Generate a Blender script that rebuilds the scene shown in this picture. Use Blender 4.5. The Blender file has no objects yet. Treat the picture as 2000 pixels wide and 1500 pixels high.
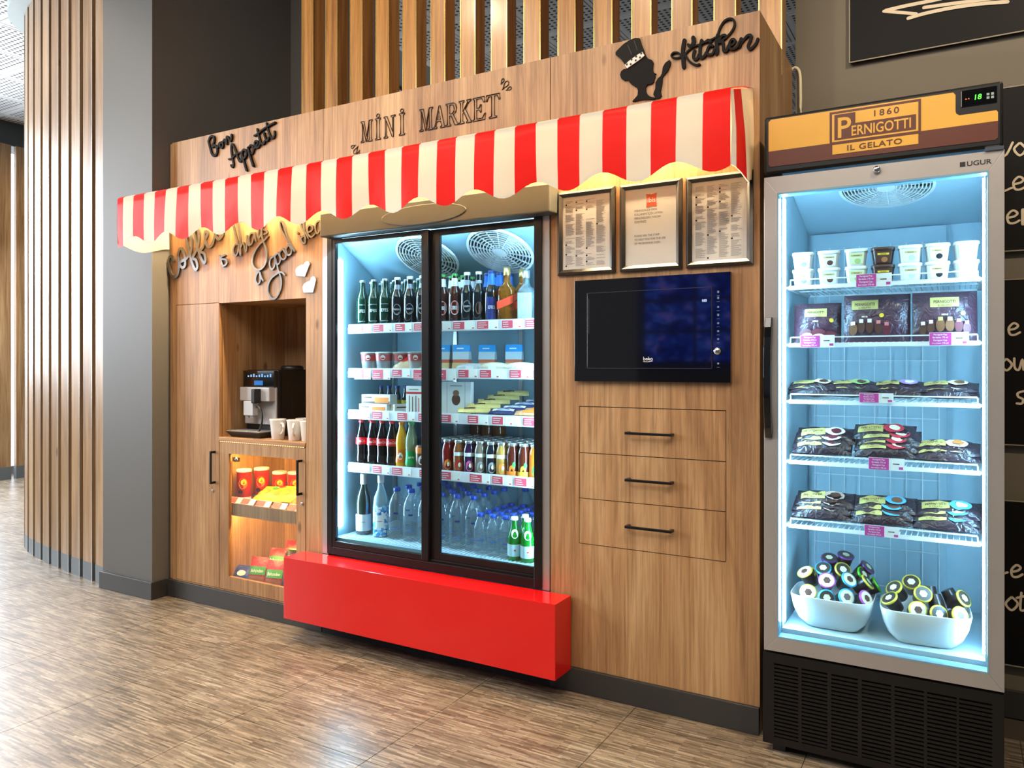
import bpy, bmesh, math, random
from mathutils import Vector, Matrix
random.seed(7)
S = bpy.context.scene
COL = S.collection
PI = math.pi

# ------------------------------------------------------------------ camera
cd = bpy.data.cameras.new('camera'); cam = bpy.data.objects.new('camera', cd); COL.objects.link(cam)
cam.location = (0.600, -2.725, 1.2765)
cam.rotation_euler = (PI/2, 0, math.radians(30.255))
cd.sensor_width = 36.0; cd.lens = 36.0*1503.5/2000.0; cd.shift_y = -0.01875; cd.clip_start = 0.05
S.camera = cam

# ------------------------------------------------------------------ world, exposure
W = bpy.data.worlds.new('world'); S.world = W; W.use_nodes = True
W.node_tree.nodes['Background'].inputs[0].default_value = (0.80, 0.83, 0.90, 1)
W.node_tree.nodes['Background'].inputs[1].default_value = 0.18
S.view_settings.view_transform = 'Standard'; S.view_settings.look = 'None'
S.view_settings.gamma = 1.0; S.view_settings.use_curve_mapping = False
S.view_settings.exposure = 0.0
try:
    S.cycles.use_denoising = True
    S.cycles.max_bounces = 7; S.cycles.transparent_max_bounces = 24
    S.cycles.diffuse_bounces = 3; S.cycles.glossy_bounces = 3; S.cycles.transmission_bounces = 4
    S.cycles.caustics_reflective = False; S.cycles.caustics_refractive = False
    S.cycles.sample_clamp_indirect = 6.0
except Exception: pass

def area(name, loc, target, sx, sy, power, col):
    l = bpy.data.lights.new(name, 'AREA'); l.shape = 'RECTANGLE'; l.size = sx; l.size_y = sy
    l.energy = power; l.color = col
    o = bpy.data.objects.new(name, l); COL.objects.link(o); o.location = loc
    o.rotation_euler = (Vector(target)-Vector(loc)).to_track_quat('-Z', 'Y').to_euler()
    o['kind'] = 'helper'
    return o
def spot(name, loc, target, power, col, deg, blend=0.6, r=0.06):
    l = bpy.data.lights.new(name, 'SPOT'); l.energy = power; l.color = col
    l.spot_size = math.radians(deg); l.spot_blend = blend; l.shadow_soft_size = r
    o = bpy.data.objects.new(name, l); COL.objects.link(o); o.location = loc
    o.rotation_euler = (Vector(target)-Vector(loc)).to_track_quat('-Z', 'Y').to_euler()
    o['kind'] = 'helper'
    return o
WARM = (1.0, 0.80, 0.58); NEUT = (1.0, 0.93, 0.84); DAY = (0.88, 0.94, 1.0)
# daylight through the glass front on the left, an added soft fill below the ceiling, spots of the track lighting
area('daylight', (-8.2, -1.2, 2.40), (0.0, -1.2, 1.6), 4.8, 2.3, 310, DAY)
area('daylight', (-7.9, 0.2, 2.6), (-6.4, 0.9, 0.0), 2.0, 1.6, 260, DAY)
area('ceiling_fill_light', (-1.6, -3.2, 3.85), (-1.6, -2.4, 0), 5.0, 2.0, 170, NEUT)  # invented soft fill, not a real ceiling panel
spot('spot_light', (-6.6, -3.9, 3.25), (-1.0, 0.0, 0.9), 400, NEUT, 60, 0.7, 0.07)
spot('spot_light', (0.2, -2.6, 3.8), (-0.5, 0.0, 0.9), 50, WARM, 75, 0.8, 0.08)
spot('spot_light', (-2.6, -2.2, 3.8), (-2.5, 0.0, 1.2), 55, WARM, 80, 0.8, 0.08)
spot('spot_light', (-1.0, -1.0, 3.7), (-1.0, 0.45, 2.9), 42, WARM, 110, 0.8, 0.06)
spot('spot_light', (-2.2, -1.0, 3.7), (-2.0, 0.45, 2.9), 42, WARM, 110, 0.8, 0.06)
spot('downlight', (-2.1, -1.0, 3.95), (-2.1, -0.85, 0), 60, NEUT, 34, 0.7, 0.05)
spot('downlight', (-1.0, -1.2, 3.95), (-1.0, -1.0, 0), 60, NEUT, 34, 0.7, 0.05)
spot('downlight', (0.1, -1.2, 3.95), (0.0, -0.9, 0), 36, WARM, 34, 0.7, 0.05)
spot('spot_light', (1.6, -1.6, 3.8), (1.0, 0.5, 1.9), 230, WARM, 80, 0.8, 0.08)
spot('spot_light', (-4.6, -1.1, 3.8), (-4.3, 0.0, 2.6), 45, WARM, 90, 0.8, 0.04)
spot('spot_light', (-6.4, 0.9, 3.8), (-8.5, 1.9, 1.8), 150, WARM, 80, 0.8, 0.06)  # extra spot added to brighten the far fins, no known fixture

# ------------------------------------------------------------------ materials
def lin(c):
    r = []
    for v in c[:3]:
        v = v/255.0
        r.append(v/12.92 if v <= 0.04045 else ((v+0.055)/1.055)**2.4)
    return tuple(r)+(1.0,)
MATS = {}
def nn(nt, t, x=0, y=0, **kw):
    n = nt.nodes.new(t); n.location = (x, y)
    for k, v in kw.items(): setattr(n, k, v)
    return n
def setin(n, **kw):
    for k, v in kw.items():
        key = k.replace('_', ' ')
        if key in n.inputs: n.inputs[key].default_value = v
def base(name):
    m = bpy.data.materials.new(name); m.use_nodes = True
    return m, m.node_tree, m.node_tree.nodes['Principled BSDF']
def M(name, col=(128,128,128), rough=0.5, metal=0.0, emis=None, strength=0.0, coat=0.0, spec=0.5, var=0.06, scale=14.0, bump=0.0):
    """plain surface: principled with a faint procedural mottling"""
    if name in MATS: return MATS[name]
    m, nt, b = base(name)
    c = lin(col)
    tc = nn(nt, 'ShaderNodeTexCoord'); no = nn(nt, 'ShaderNodeTexNoise'); no.inputs['Scale'].default_value = scale
    no.inputs['Detail'].default_value = 3.0
    nt.links.new(tc.outputs['Object'], no.inputs['Vector'])
    mx = nn(nt, 'ShaderNodeMix', data_type='RGBA')
    mx.inputs[6].default_value = tuple(v*(1-var) for v in c[:3])+(1,)
    mx.inputs[7].default_value = tuple(min(1, v*(1+var)) for v in c[:3])+(1,)
    nt.links.new(no.outputs['Fac'], mx.inputs[0]); nt.links.new(mx.outputs[2], b.inputs['Base Color'])
    setin(b, Roughness=rough, Metallic=metal)
    b.inputs['Coat Weight'].default_value = coat; b.inputs['Coat Roughness'].default_value = 0.08
    b.inputs['Specular IOR Level'].default_value = spec
    if emis is not None:
        b.inputs['Emission Color'].default_value = lin(emis); b.inputs['Emission Strength'].default_value = strength
    if bump:
        bp = nn(nt, 'ShaderNodeBump'); bp.inputs['Strength'].default_value = bump
        nt.links.new(no.outputs['Fac'], bp.inputs['Height']); nt.links.new(bp.outputs[0], b.inputs['Normal'])
    MATS[name] = m; return m
def ramp(nt, stops):
    r = nn(nt, 'ShaderNodeValToRGB'); cr = r.color_ramp
    while len(cr.elements) < len(stops): cr.elements.new(0.5)
    for e, (p, c) in zip(cr.elements, stops): e.position = p; e.color = lin(c)
    return r
def vmap(nt, sc, src='pos', off=(0,0,0)):
    if src == 'pos': o = nn(nt, 'ShaderNodeNewGeometry').outputs['Position']
    else: o = nn(nt, 'ShaderNodeTexCoord').outputs['Object']
    mp = nn(nt, 'ShaderNodeMapping'); mp.inputs['Scale'].default_value = sc; mp.inputs['Location'].default_value = off
    nt.links.new(o, mp.inputs['Vector']); return mp.outputs[0]
def wood(name, dark, mid, light, axis='z', rough=0.42, coat=0.0, band=4.5, grain=80.0, src='pos', knots=True, spec=0.5):
    if name in MATS: return MATS[name]
    m, nt, b = base(name)
    def sc(a, l): return {'z': (a, a, l), 'x': (l, a, a), 'y': (a, l, a)}[axis]
    n1 = nn(nt, 'ShaderNodeTexNoise'); n1.inputs['Scale'].default_value = 1.0
    setin(n1, Detail=5.0, Roughness=0.62, Distortion=0.9); nt.links.new(vmap(nt, sc(band, 0.55), src), n1.inputs['Vector'])
    r1 = ramp(nt, [(0.30, dark), (0.50, mid), (0.68, light)]); nt.links.new(n1.outputs['Fac'], r1.inputs[0])
    n2 = nn(nt, 'ShaderNodeTexNoise'); n2.inputs['Scale'].default_value = 1.0
    setin(n2, Detail=4.0, Roughness=0.7, Distortion=0.4); nt.links.new(vmap(nt, sc(grain, 2.2), src), n2.inputs['Vector'])
    r2 = ramp(nt, [(0.30, (186,174,162)), (0.58, (255,255,255))]); nt.links.new(n2.outputs['Fac'], r2.inputs[0])
    mx = nn(nt, 'ShaderNodeMix', data_type='RGBA', blend_type='MULTIPLY'); mx.inputs[0].default_value = 0.8
    nt.links.new(r1.outputs[0], mx.inputs[6]); nt.links.new(r2.outputs[0], mx.inputs[7])
    last = mx.outputs[2]
    if knots:
        v = nn(nt, 'ShaderNodeTexVoronoi'); v.inputs['Scale'].default_value = 1.0
        nt.links.new(vmap(nt, sc(5.2, 2.3), src, (0.3, 0.7, 0.15)), v.inputs['Vector'])
        rk = ramp(nt, [(0.0, (120,92,70)), (0.045, (150,125,105)), (0.085, (255,255,255))]); nt.links.new(v.outputs['Distance'], rk.inputs[0])
        mk = nn(nt, 'ShaderNodeMix', data_type='RGBA', blend_type='MULTIPLY'); mk.inputs[0].default_value = 0.75
        nt.links.new(last, mk.inputs[6]); nt.links.new(rk.outputs[0], mk.inputs[7]); last = mk.outputs[2]
    nt.links.new(last, b.inputs['Base Color'])
    bp = nn(nt, 'ShaderNodeBump'); bp.inputs['Strength'].default_value = 0.12; bp.inputs['Distance'].default_value = 0.004
    nt.links.new(n2.outputs['Fac'], bp.inputs['Height']); nt.links.new(bp.outputs[0], b.inputs['Normal'])
    setin(b, Roughness=rough); b.inputs['Coat Weight'].default_value = coat; b.inputs['Coat Roughness'].default_value = 0.18
    b.inputs['Specular IOR Level'].default_value = spec
    MATS[name] = m; return m
def emit(name, col, strength):
    if name in MATS: return MATS[name]
    m = bpy.data.materials.new(name); m.use_nodes = True; nt = m.node_tree
    if strength < 8 or 'glass' in name: m.cycles.emission_sampling = 'NONE'     # small glows: no need to aim light samples at them
    nt.nodes.remove(nt.nodes['Principled BSDF'])
    e = nn(nt, 'ShaderNodeEmission'); e.inputs[0].default_value = lin(col); e.inputs[1].default_value = strength
    nt.links.new(e.outputs[0], nt.nodes['Material Output'].inputs[0]); MATS[name] = m; return m
def glass(name, tint=(255,255,255), rough=0.0, ior=1.45, body=None, amount=0.0):
    """thin clear sheet: lets light straight through, mirrors by Fresnel; body adds some coloured haze"""
    if name in MATS: return MATS[name]
    m = bpy.data.materials.new(name); m.use_nodes = True; nt = m.node_tree
    nt.nodes.remove(nt.nodes['Principled BSDF'])
    t = nn(nt, 'ShaderNodeBsdfTransparent'); t.inputs[0].default_value = lin(tint)
    g = nn(nt, 'ShaderNodeBsdfGlossy'); g.inputs['Roughness'].default_value = rough
    f = nn(nt, 'ShaderNodeFresnel')      # both faces of the thin sheet mirror alike
    ge = nn(nt, 'ShaderNodeNewGeometry'); mi = nn(nt, 'ShaderNodeMapRange')
    mi.inputs['To Min'].default_value = ior; mi.inputs['To Max'].default_value = 1.0/ior
    nt.links.new(ge.outputs['Backfacing'], mi.inputs['Value']); nt.links.new(mi.outputs[0], f.inputs[0])
    src = t.outputs[0]
    if body is not None:
        d = nn(nt, 'ShaderNodeBsdfDiffuse'); d.inputs[0].default_value = lin(body)
        x0 = nn(nt, 'ShaderNodeMixShader'); x0.inputs[0].default_value = amount
        nt.links.new(t.outputs[0], x0.inputs[1]); nt.links.new(d.outputs[0], x0.inputs[2]); src = x0.outputs[0]
    x = nn(nt, 'ShaderNodeMixShader'); nt.links.new(f.outputs[0], x.inputs[0])
    nt.links.new(src, x.inputs[1]); nt.links.new(g.outputs[0], x.inputs[2])
    nt.links.new(x.outputs[0], nt.nodes['Material Output'].inputs[0]); MATS[name] = m; return m
def vinyl(name, col, trans=0.35):
    if name in MATS: return MATS[name]
    m, nt, b = base(name); b.inputs['Base Color'].default_value = lin(col); setin(b, Roughness=0.34); b.inputs['Specular IOR Level'].default_value = 0.12
    tr = nn(nt, 'ShaderNodeBsdfTranslucent'); tr.inputs[0].default_value = lin(col)
    x = nn(nt, 'ShaderNodeMixShader'); x.inputs[0].default_value = trans
    no = nn(nt, 'ShaderNodeTexNoise'); no.inputs['Scale'].default_value = 7.0
    bp = nn(nt, 'ShaderNodeBump'); bp.inputs['Strength'].default_value = 0.18; bp.inputs['Distance'].default_value = 0.02
    nt.links.new(vmap(nt, (1, 1, 1)), no.inputs['Vector']); nt.links.new(no.outputs['Fac'], bp.inputs['Height'])
    nt.links.new(bp.outputs[0], b.inputs['Normal'])
    nt.links.new(b.outputs[0], x.inputs[1]); nt.links.new(tr.outputs[0], x.inputs[2])
    nt.links.new(x.outputs[0], nt.nodes['Material Output'].inputs[0]); MATS[name] = m; return m
def foil(name, col, rough=0.28):
    """printed plastic film with fine crinkles"""
    if name in MATS: return MATS[name]
    m, nt, b = base(name); setin(b, Roughness=rough); b.inputs['Base Color'].default_value = lin(col)
    no = nn(nt, 'ShaderNodeTexNoise'); no.inputs['Scale'].default_value = 38.0; setin(no, Detail=2.0, Distortion=1.5)
    nt.links.new(vmap(nt, (1, 1, 1)), no.inputs['Vector'])
    bp = nn(nt, 'ShaderNodeBump'); bp.inputs['Strength'].default_value = 0.5; bp.inputs['Distance'].default_value = 0.01
    nt.links.new(no.outputs['Fac'], bp.inputs['Height']); nt.links.new(bp.outputs[0], b.inputs['Normal'])
    MATS[name] = m; return m

def floor_mat():
    m, nt, b = base('striped_vinyl_tile')
    def brick(bw, rh, off, cols, mortar=0.0, src=(1,1,1), loc=(0,0,0)):
        k = nn(nt, 'ShaderNodeTexBrick'); k.offset = off; k.offset_frequency = 2; k.squash = 1.0
        k.inputs['Scale'].default_value = 1.0; k.inputs['Brick Width'].default_value = bw; k.inputs['Row Height'].default_value = rh
        k.inputs['Mortar Size'].default_value = mortar; k.inputs['Mortar Smooth'].default_value = 0.0
        k.inputs['Color1'].default_value = lin(cols[0]); k.inputs['Color2'].default_value = lin(cols[1]); k.inputs['Mortar'].default_value = lin(cols[2])
        nt.links.new(vmap(nt, src, 'pos', loc), k.inputs['Vector']); return k
    k1 = brick(0.105, 0.0075, 0.37, ((166,155,138), (110,100,86), (84,74,62)))
    k2 = brick(0.061, 0.0050, 0.61, ((255,255,255), (166,160,152), (255,255,255)), loc=(0.03, 0.002, 0))
    k3 = brick(0.153, 0.1220, 0.5, ((255,250,244), (222,214,204), (255,255,255)))
    a = nn(nt, 'ShaderNodeMix', data_type='RGBA', blend_type='MULTIPLY'); a.inputs[0].default_value = 0.8
    nt.links.new(k1.outputs[0], a.inputs[6]); nt.links.new(k2.outputs[0], a.inputs[7])
    c = nn(nt, 'ShaderNodeMix', data_type='RGBA', blend_type='MULTIPLY'); c.inputs[0].default_value = 1.0
    nt.links.new(a.outputs[2], c.inputs[6]); nt.links.new(k3.outputs[0], c.inputs[7])
    nt.links.new(c.outputs[2], b.inputs['Base Color'])
    setin(b, Roughness=0.33); b.inputs['Specular IOR Level'].default_value = 0.5
    bp = nn(nt, 'ShaderNodeBump'); bp.inputs['Strength'].default_value = 0.06; bp.inputs['Distance'].default_value = 0.003
    nt.links.new(k1.outputs[0], bp.inputs['Height']); nt.links.new(bp.outputs[0], b.inputs['Normal'])
    MATS['floor'] = m; return m
def perforated(name, col, hole, pitch=0.03, rad=0.3):
    m, nt, b = base(name)
    o = nn(nt, 'ShaderNodeTexCoord').outputs['Object']
    sc = nn(nt, 'ShaderNodeVectorMath', operation='SCALE'); sc.inputs['Scale'].default_value = 1/pitch
    fr = nn(nt, 'ShaderNodeVectorMath', operation='FRACTION'); sb = nn(nt, 'ShaderNodeVectorMath', operation='SUBTRACT'); sb.inputs[1].default_value = (0.5, 0.5, 0)
    ml = nn(nt, 'ShaderNodeVectorMath', operation='MULTIPLY'); ml.inputs[1].default_value = (1, 1, 0)
    ln = nn(nt, 'ShaderNodeVectorMath', operation='LENGTH')
    lt = nn(nt, 'ShaderNodeMath', operation='LESS_THAN'); lt.inputs[1].default_value = rad
    nt.links.new(o, sc.inputs[0]); nt.links.new(sc.outputs[0], fr.inputs[0]); nt.links.new(fr.outputs[0], sb.inputs[0])
    nt.links.new(sb.outputs[0], ml.inputs[0]); nt.links.new(ml.outputs[0], ln.inputs[0]); nt.links.new(ln.outputs['Value'], lt.inputs[0])
    mx = nn(nt, 'ShaderNodeMix', data_type='RGBA'); mx.inputs[6].default_value = lin(col); mx.inputs[7].default_value = lin(hole)
    nt.links.new(lt.outputs[0], mx.inputs[0]); nt.links.new(mx.outputs[2], b.inputs['Base Color']); setin(b, Roughness=0.6)
    MATS[name] = m; return m

OAK = wood('oak_laminate', (138,98,62), (180,138,94), (204,166,120))
OAKT = wood('oak_slat', (146,98,46), (184,132,68), (204,152,86), rough=0.30, coat=0.25, band=11)
OAKC = wood('oak_curved_slat', (128,98,66), (160,128,92), (178,148,112), rough=0.38, coat=0.0, band=10, spec=0.32)
GREY = M('grey_paint', (98,97,94), 0.55, var=0.04, scale=3.0, bump=0.02)
WALLR = M('taupe_paint', (112,104,88), 0.6, var=0.05, scale=3.0, bump=0.02)
SKIRT = M('anthracite_skirting', (52,51,50), 0.4)
BLACK = M('black_metal', (20,20,21), 0.35, metal=0.3)
BLKGLOSS = M('black_gloss', (6,6,8), 0.04, coat=1.0, var=0.0)
BLKPL = M('black_plastic', (24,23,23), 0.4)
FRAMEBLK = M('black_door_frame', (30,28,29), 0.3, metal=0.4)
SIGN = M('sign_black', (17,14,11), 0.6, spec=0.15)
SIGNM = M('sign_grey_metal', (110,106,102), 0.25, metal=0.75)
SILVER = M('brushed_silver', (196,192,188), 0.32, metal=0.75)
CHROME = M('chrome', (210,210,212), 0.12, metal=1.0)
WHITE = M('white_enamel', (236,238,240), 0.35)
WHITEPL = M('white_plastic', (240,240,238), 0.3)
PAPER = M('paper_white', (238,236,228), 0.8, var=0.02)
RED = M('red_lacquer', (222,20,20), 0.16, coat=0.3, var=0.01)
DARKIN = M('dark_void', (16,15,15), 0.8)
MAGENTA = M('magenta_card', (198,62,140), 0.5)
PINKCARD = M('red_card', (214,70,92), 0.5)
INK = M('print_ink', (38,36,34), 0.6)

# ------------------------------------------------------------------ mesh builder
class MB:
    def __init__(s): s.v = []; s.f = []; s.m = []; s.sm = []
    def add(s, vs, fs, mi=0, smooth=False):
        o = len(s.v); s.v += [tuple(p) for p in vs]
        for f in fs: s.f.append(tuple(o+i for i in f)); s.m.append(mi); s.sm.append(smooth)
        return s
    def box(s, x0, x1, y0, y1, z0, z1, mi=0):
        return s.add([(x0,y0,z0),(x1,y0,z0),(x1,y1,z0),(x0,y1,z0),(x0,y0,z1),(x1,y0,z1),(x1,y1,z1),(x0,y1,z1)],
              [(0,3,2,1),(4,5,6,7),(0,1,5,4),(1,2,6,5),(2,3,7,6),(3,0,4,7)], mi)
    def hexa(s, p, mi=0):   # 8 points ordered like box
        return s.add(p, [(0,3,2,1),(4,5,6,7),(0,1,5,4),(1,2,6,5),(2,3,7,6),(3,0,4,7)], mi)
    def prism(s, pts, y0, y1, mi=0):   # polygon in (x,z), extruded y0 (front) .. y1 (back)
        n = len(pts)
        a = sum(pts[i][0]*pts[(i+1)%n][1]-pts[(i+1)%n][0]*pts[i][1] for i in range(n))
        if a < 0: pts = pts[::-1]
        v = [(x,y0,z) for x,z in pts]+[(x,y1,z) for x,z in pts]
        f = [tuple(range(n)), tuple(range(2*n-1, n-1, -1))]+[(i, n+i, n+(i+1)%n, (i+1)%n) for i in range(n)]
        return s.add(v, f, mi)
    def lathe(s, prof, seg=16, c=(0,0,0), mi=0, smooth=True, axis='z', a0=0.0, a1=2*PI, caps=True):
        full = abs(a1-a0-2*PI) < 1e-6; n = seg if full else seg+1
        vs = []
        for r, h in prof:
            for k in range(n):
                t = a0+(a1-a0)*k/seg
                p = (r*math.cos(t), r*math.sin(t), h)
                if axis == 'y': p = (p[0], -p[2], p[1])
                elif axis == 'x': p = (p[2], p[0], p[1])
                vs.append((c[0]+p[0], c[1]+p[1], c[2]+p[2]))
        fs = []
        for i in range(len(prof)-1):
            for k in range(seg):
                k2 = (k+1) % n
                fs.append((i*n+k, i*n+k2, (i+1)*n+k2, (i+1)*n+k))
        s.add(vs, fs, mi, smooth)
        if caps and full:
            if prof[0][0] > 1e-5: s.add(vs[:n], [tuple(range(n-1, -1, -1))], mi)
            if prof[-1][0] > 1e-5: s.add(vs[-n:], [tuple(range(n))], mi)
        return s
    def tube(s, path, r, seg=8, mi=0, closed=False):
        P = [Vector(p) for p in path]; n = len(P); vs = []
        up = Vector((0,0,1))
        for i, p in enumerate(P):
            a = P[(i-1) % n] if (closed or i > 0) else p
            b = P[(i+1) % n] if (closed or i < n-1) else p
            d = (b-a).normalized() if (b-a).length > 1e-9 else Vector((1,0,0))
            u = d.cross(up)
            if u.length < 1e-3: u = d.cross(Vector((0,1,0)))
            u.normalize(); w = u.cross(d)
            for k in range(seg):
                t = 2*PI*k/seg; vs.append(p+r*(math.cos(t)*u+math.sin(t)*w))
        fs = []
        for i in range(n if closed else n-1):
            j = (i+1) % n
            for k in range(seg):
                k2 = (k+1) % seg; fs.append((i*seg+k, i*seg+k2, j*seg+k2, j*seg+k))
        if not closed: fs += [tuple(range(seg-1,-1,-1)), tuple((n-1)*seg+k for k in range(seg))]
        return s.add(vs, fs, mi, True)
    def stroke(s, pts, w, y0, y1, mi=0, sub=5):
        """flat cut lettering stroke in the xz plane with round ends"""
        if sub and len(pts) > 2: pts = catmull(pts, sub)
        n = len(pts); L = []; R = []
        for i in range(n):
            a = pts[max(0, i-1)]; b = pts[min(n-1, i+1)]
            dx, dz = b[0]-a[0], b[1]-a[1]; l = math.hypot(dx, dz) or 1
            nx, nz = -dz/l*w/2, dx/l*w/2
            L.append((pts[i][0]+nx, pts[i][1]+nz)); R.append((pts[i][0]-nx, pts[i][1]-nz))
        v = []
        for i in range(n):      # the face rises a hair along the stroke so that crossings never coincide
            yf = y0-0.0008*i/n; v += [(L[i][0],yf,L[i][1]), (R[i][0],yf,R[i][1]), (R[i][0],y1,R[i][1]), (L[i][0],y1,L[i][1])]
        f = []
        for i in range(n-1):
            a, b = 4*i, 4*i+4
            f += [(a,b,b+1,a+1), (a+1,b+1,b+2,a+2), (a+2,b+2,b+3,a+3), (a+3,b+3,b,a)]
        s.add(v, f, mi)
        for p in (pts[0], pts[-1]):
            s.prism([(p[0]+w/2*math.cos(2*PI*k/10), p[1]+w/2*math.sin(2*PI*k/10)) for k in range(10)], y0+0.0005, y1, mi)
        return s
    def mapped(s, uvf, fn, mi=0, smooth=False):
        vs, fs = uvf; return s.add([fn(u, v) for u, v in vs], fs, mi, smooth)
def catmull(P, sub=5):
    out = []; n = len(P)
    for i in range(n-1):
        p0 = P[max(0,i-1)]; p1 = P[i]; p2 = P[i+1]; p3 = P[min(n-1,i+2)]
        for k in range(sub):
            t = k/sub
            out.append(tuple(0.5*((2*p1[d])+(-p0[d]+p2[d])*t+(2*p0[d]-5*p1[d]+4*p2[d]-p3[d])*t*t+(-p0[d]+3*p1[d]-3*p2[d]+p3[d])*t**3) for d in range(len(p1))))
    out.append(P[-1]); return out
def grid_uv(u0, u1, v0, v1, nu=2, nv=2):
    vs = [(u0+(u1-u0)*i/nu, v0+(v1-v0)*j/nv) for j in range(nv+1) for i in range(nu+1)]
    fs = [(j*(nu+1)+i, j*(nu+1)+i+1, (j+1)*(nu+1)+i+1, (j+1)*(nu+1)+i) for j in range(nv) for i in range(nu)]
    return vs, fs
def disc_uv(cu, cv, r, seg=12, rv=None):
    rv = rv or r
    return [(cu+r*math.cos(2*PI*k/seg), cv+rv*math.sin(2*PI*k/seg)) for k in range(seg)], [tuple(range(seg))]
TXT = {}
def text_uv(body, h=1.0, bold=0.0, xs=1.0, align='CENTER', u=0.0, v=0.0, shear=0.0, space=1.0):
    """flat lettering as 2-D triangles; h is the capital height"""
    key = (body, bold, align, shear, space)
    if key not in TXT:
        c = bpy.data.curves.new('t', 'FONT'); c.body = body; c.size = 1.0; c.offset = bold; c.align_x = align
        c.shear = shear; c.resolution_u = 3; c.fill_mode = 'FRONT'; c.space_character = space
        o = bpy.data.objects.new('t', c); COL.objects.link(o)
        dg = bpy.context.evaluated_depsgraph_get(); me = o.evaluated_get(dg).to_mesh()
        TXT[key] = ([(p.co.x, p.co.y) for p in me.vertices], [tuple(f.vertices) for f in me.polygons])
        bpy.data.objects.remove(o); bpy.data.curves.remove(c)
    vs, fs = TXT[key]; k = h/0.69
    return [(u+x*k*xs, v+y*k) for x, y in vs], fs

def MB_join(*ms):
    r = MB()
    for i, m in enumerate(ms): r.add(m.v, m.f, i)
    return r
def wl(o):
    p = Vector((0,0,0))
    while o is not None: p += o.location; o = o.parent
    return p
def mesh(name, mb, mats):
    me = bpy.data.meshes.new(name); me.from_pydata(mb.v, [], mb.f); 
    for m in (mats if isinstance(mats, (list, tuple)) else [mats]): me.materials.append(m)
    me.polygons.foreach_set('material_index', mb.m); me.polygons.foreach_set('use_smooth', mb.sm); me.update()
    return me
def obj(name, mb, mats, parent=None, bevel=0.0, local=False, kind=None, label=None):
    o = bpy.data.objects.new(name, mesh(name, mb, mats)); COL.objects.link(o)
    if parent is not None:
        o.parent = parent
        if not local: o.location = -wl(parent)
    if bevel:
        bv = o.modifiers.new('edge', 'BEVEL'); bv.width = bevel; bv.segments = 2; bv.limit_method = 'ANGLE'; bv.angle_limit = 0.6
    if kind: o['kind'] = kind
    if label: o['label'] = label
    return o
def inst(name, me, parent, loc=(0,0,0), rot=None):
    o = bpy.data.objects.new(name, me); COL.objects.link(o); o.parent = parent; o.location = loc
    if rot: o.rotation_euler = rot
    return o
def tag(o, label, cat, group=None):
    o['label'] = label; o['category'] = cat
    if group: o['group'] = group
    return o
def thing(name, label, cat, loc=(0,0,0), rz=0.0, group=None):
    o = bpy.data.objects.new(name, None); COL.objects.link(o); o.location = loc; o.rotation_euler = (0,0,rz)
    o.empty_display_size = 0.05
    return tag(o, label, cat, group)
def copy_tree(o, parent=None):
    c = o.copy(); COL.objects.link(c)
    if parent is not None: c.parent = parent
    for ch in list(o.children): copy_tree(ch, c)
    return c
USED = set()
def place(proto, loc, label, group=None, rz=0.0, rot=None):
    """the prototype itself the first time, a copy of it and its parts afterwards"""
    o = proto if proto.name not in USED else copy_tree(proto)
    USED.add(proto.name)
    o.location = loc; o.rotation_euler = rot or (0,0,rz); o['label'] = label
    if group: o['group'] = group
    elif 'group' in o: del o['group']
    return o

# ------------------------------------------------------------------ traced outlines of signs: (stroke width, [(x, z), ...]) on the sign's own plane
S_BON=[(0.0116,[(-2.8525,2.4657),(-2.8394,2.4291),(-2.8264,2.3969),(-2.8134,2.3821)]),(0.0115,[(-2.8508,2.4589),(-2.8394,2.4811),(-2.8199,2.4858),(-2.8063,2.4762),(-2.807,2.4547),(-2.8199,2.4285),(-2.8005,2.4343),(-2.786,2.4215),(-2.7812,2.4014),(-2.7876,2.385),(-2.8005,2.3814),(-2.8134,2.3821)]),(0.0103,[(-2.7748,2.4199),(-2.7651,2.4378),(-2.7492,2.4419),(-2.7349,2.4313),(-2.738,2.4168),(-2.7492,2.4141),(-2.7588,2.4262),(-2.7524,2.4403),(-2.7333,2.4439),(-2.7238,2.4532),(-2.7143,2.4411),(-2.7048,2.427),(-2.708,2.4551),(-2.7017,2.4659),(-2.6891,2.4502),(-2.6765,2.4388),(-2.6687,2.4557),(-2.6703,2.4708)])]
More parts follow.
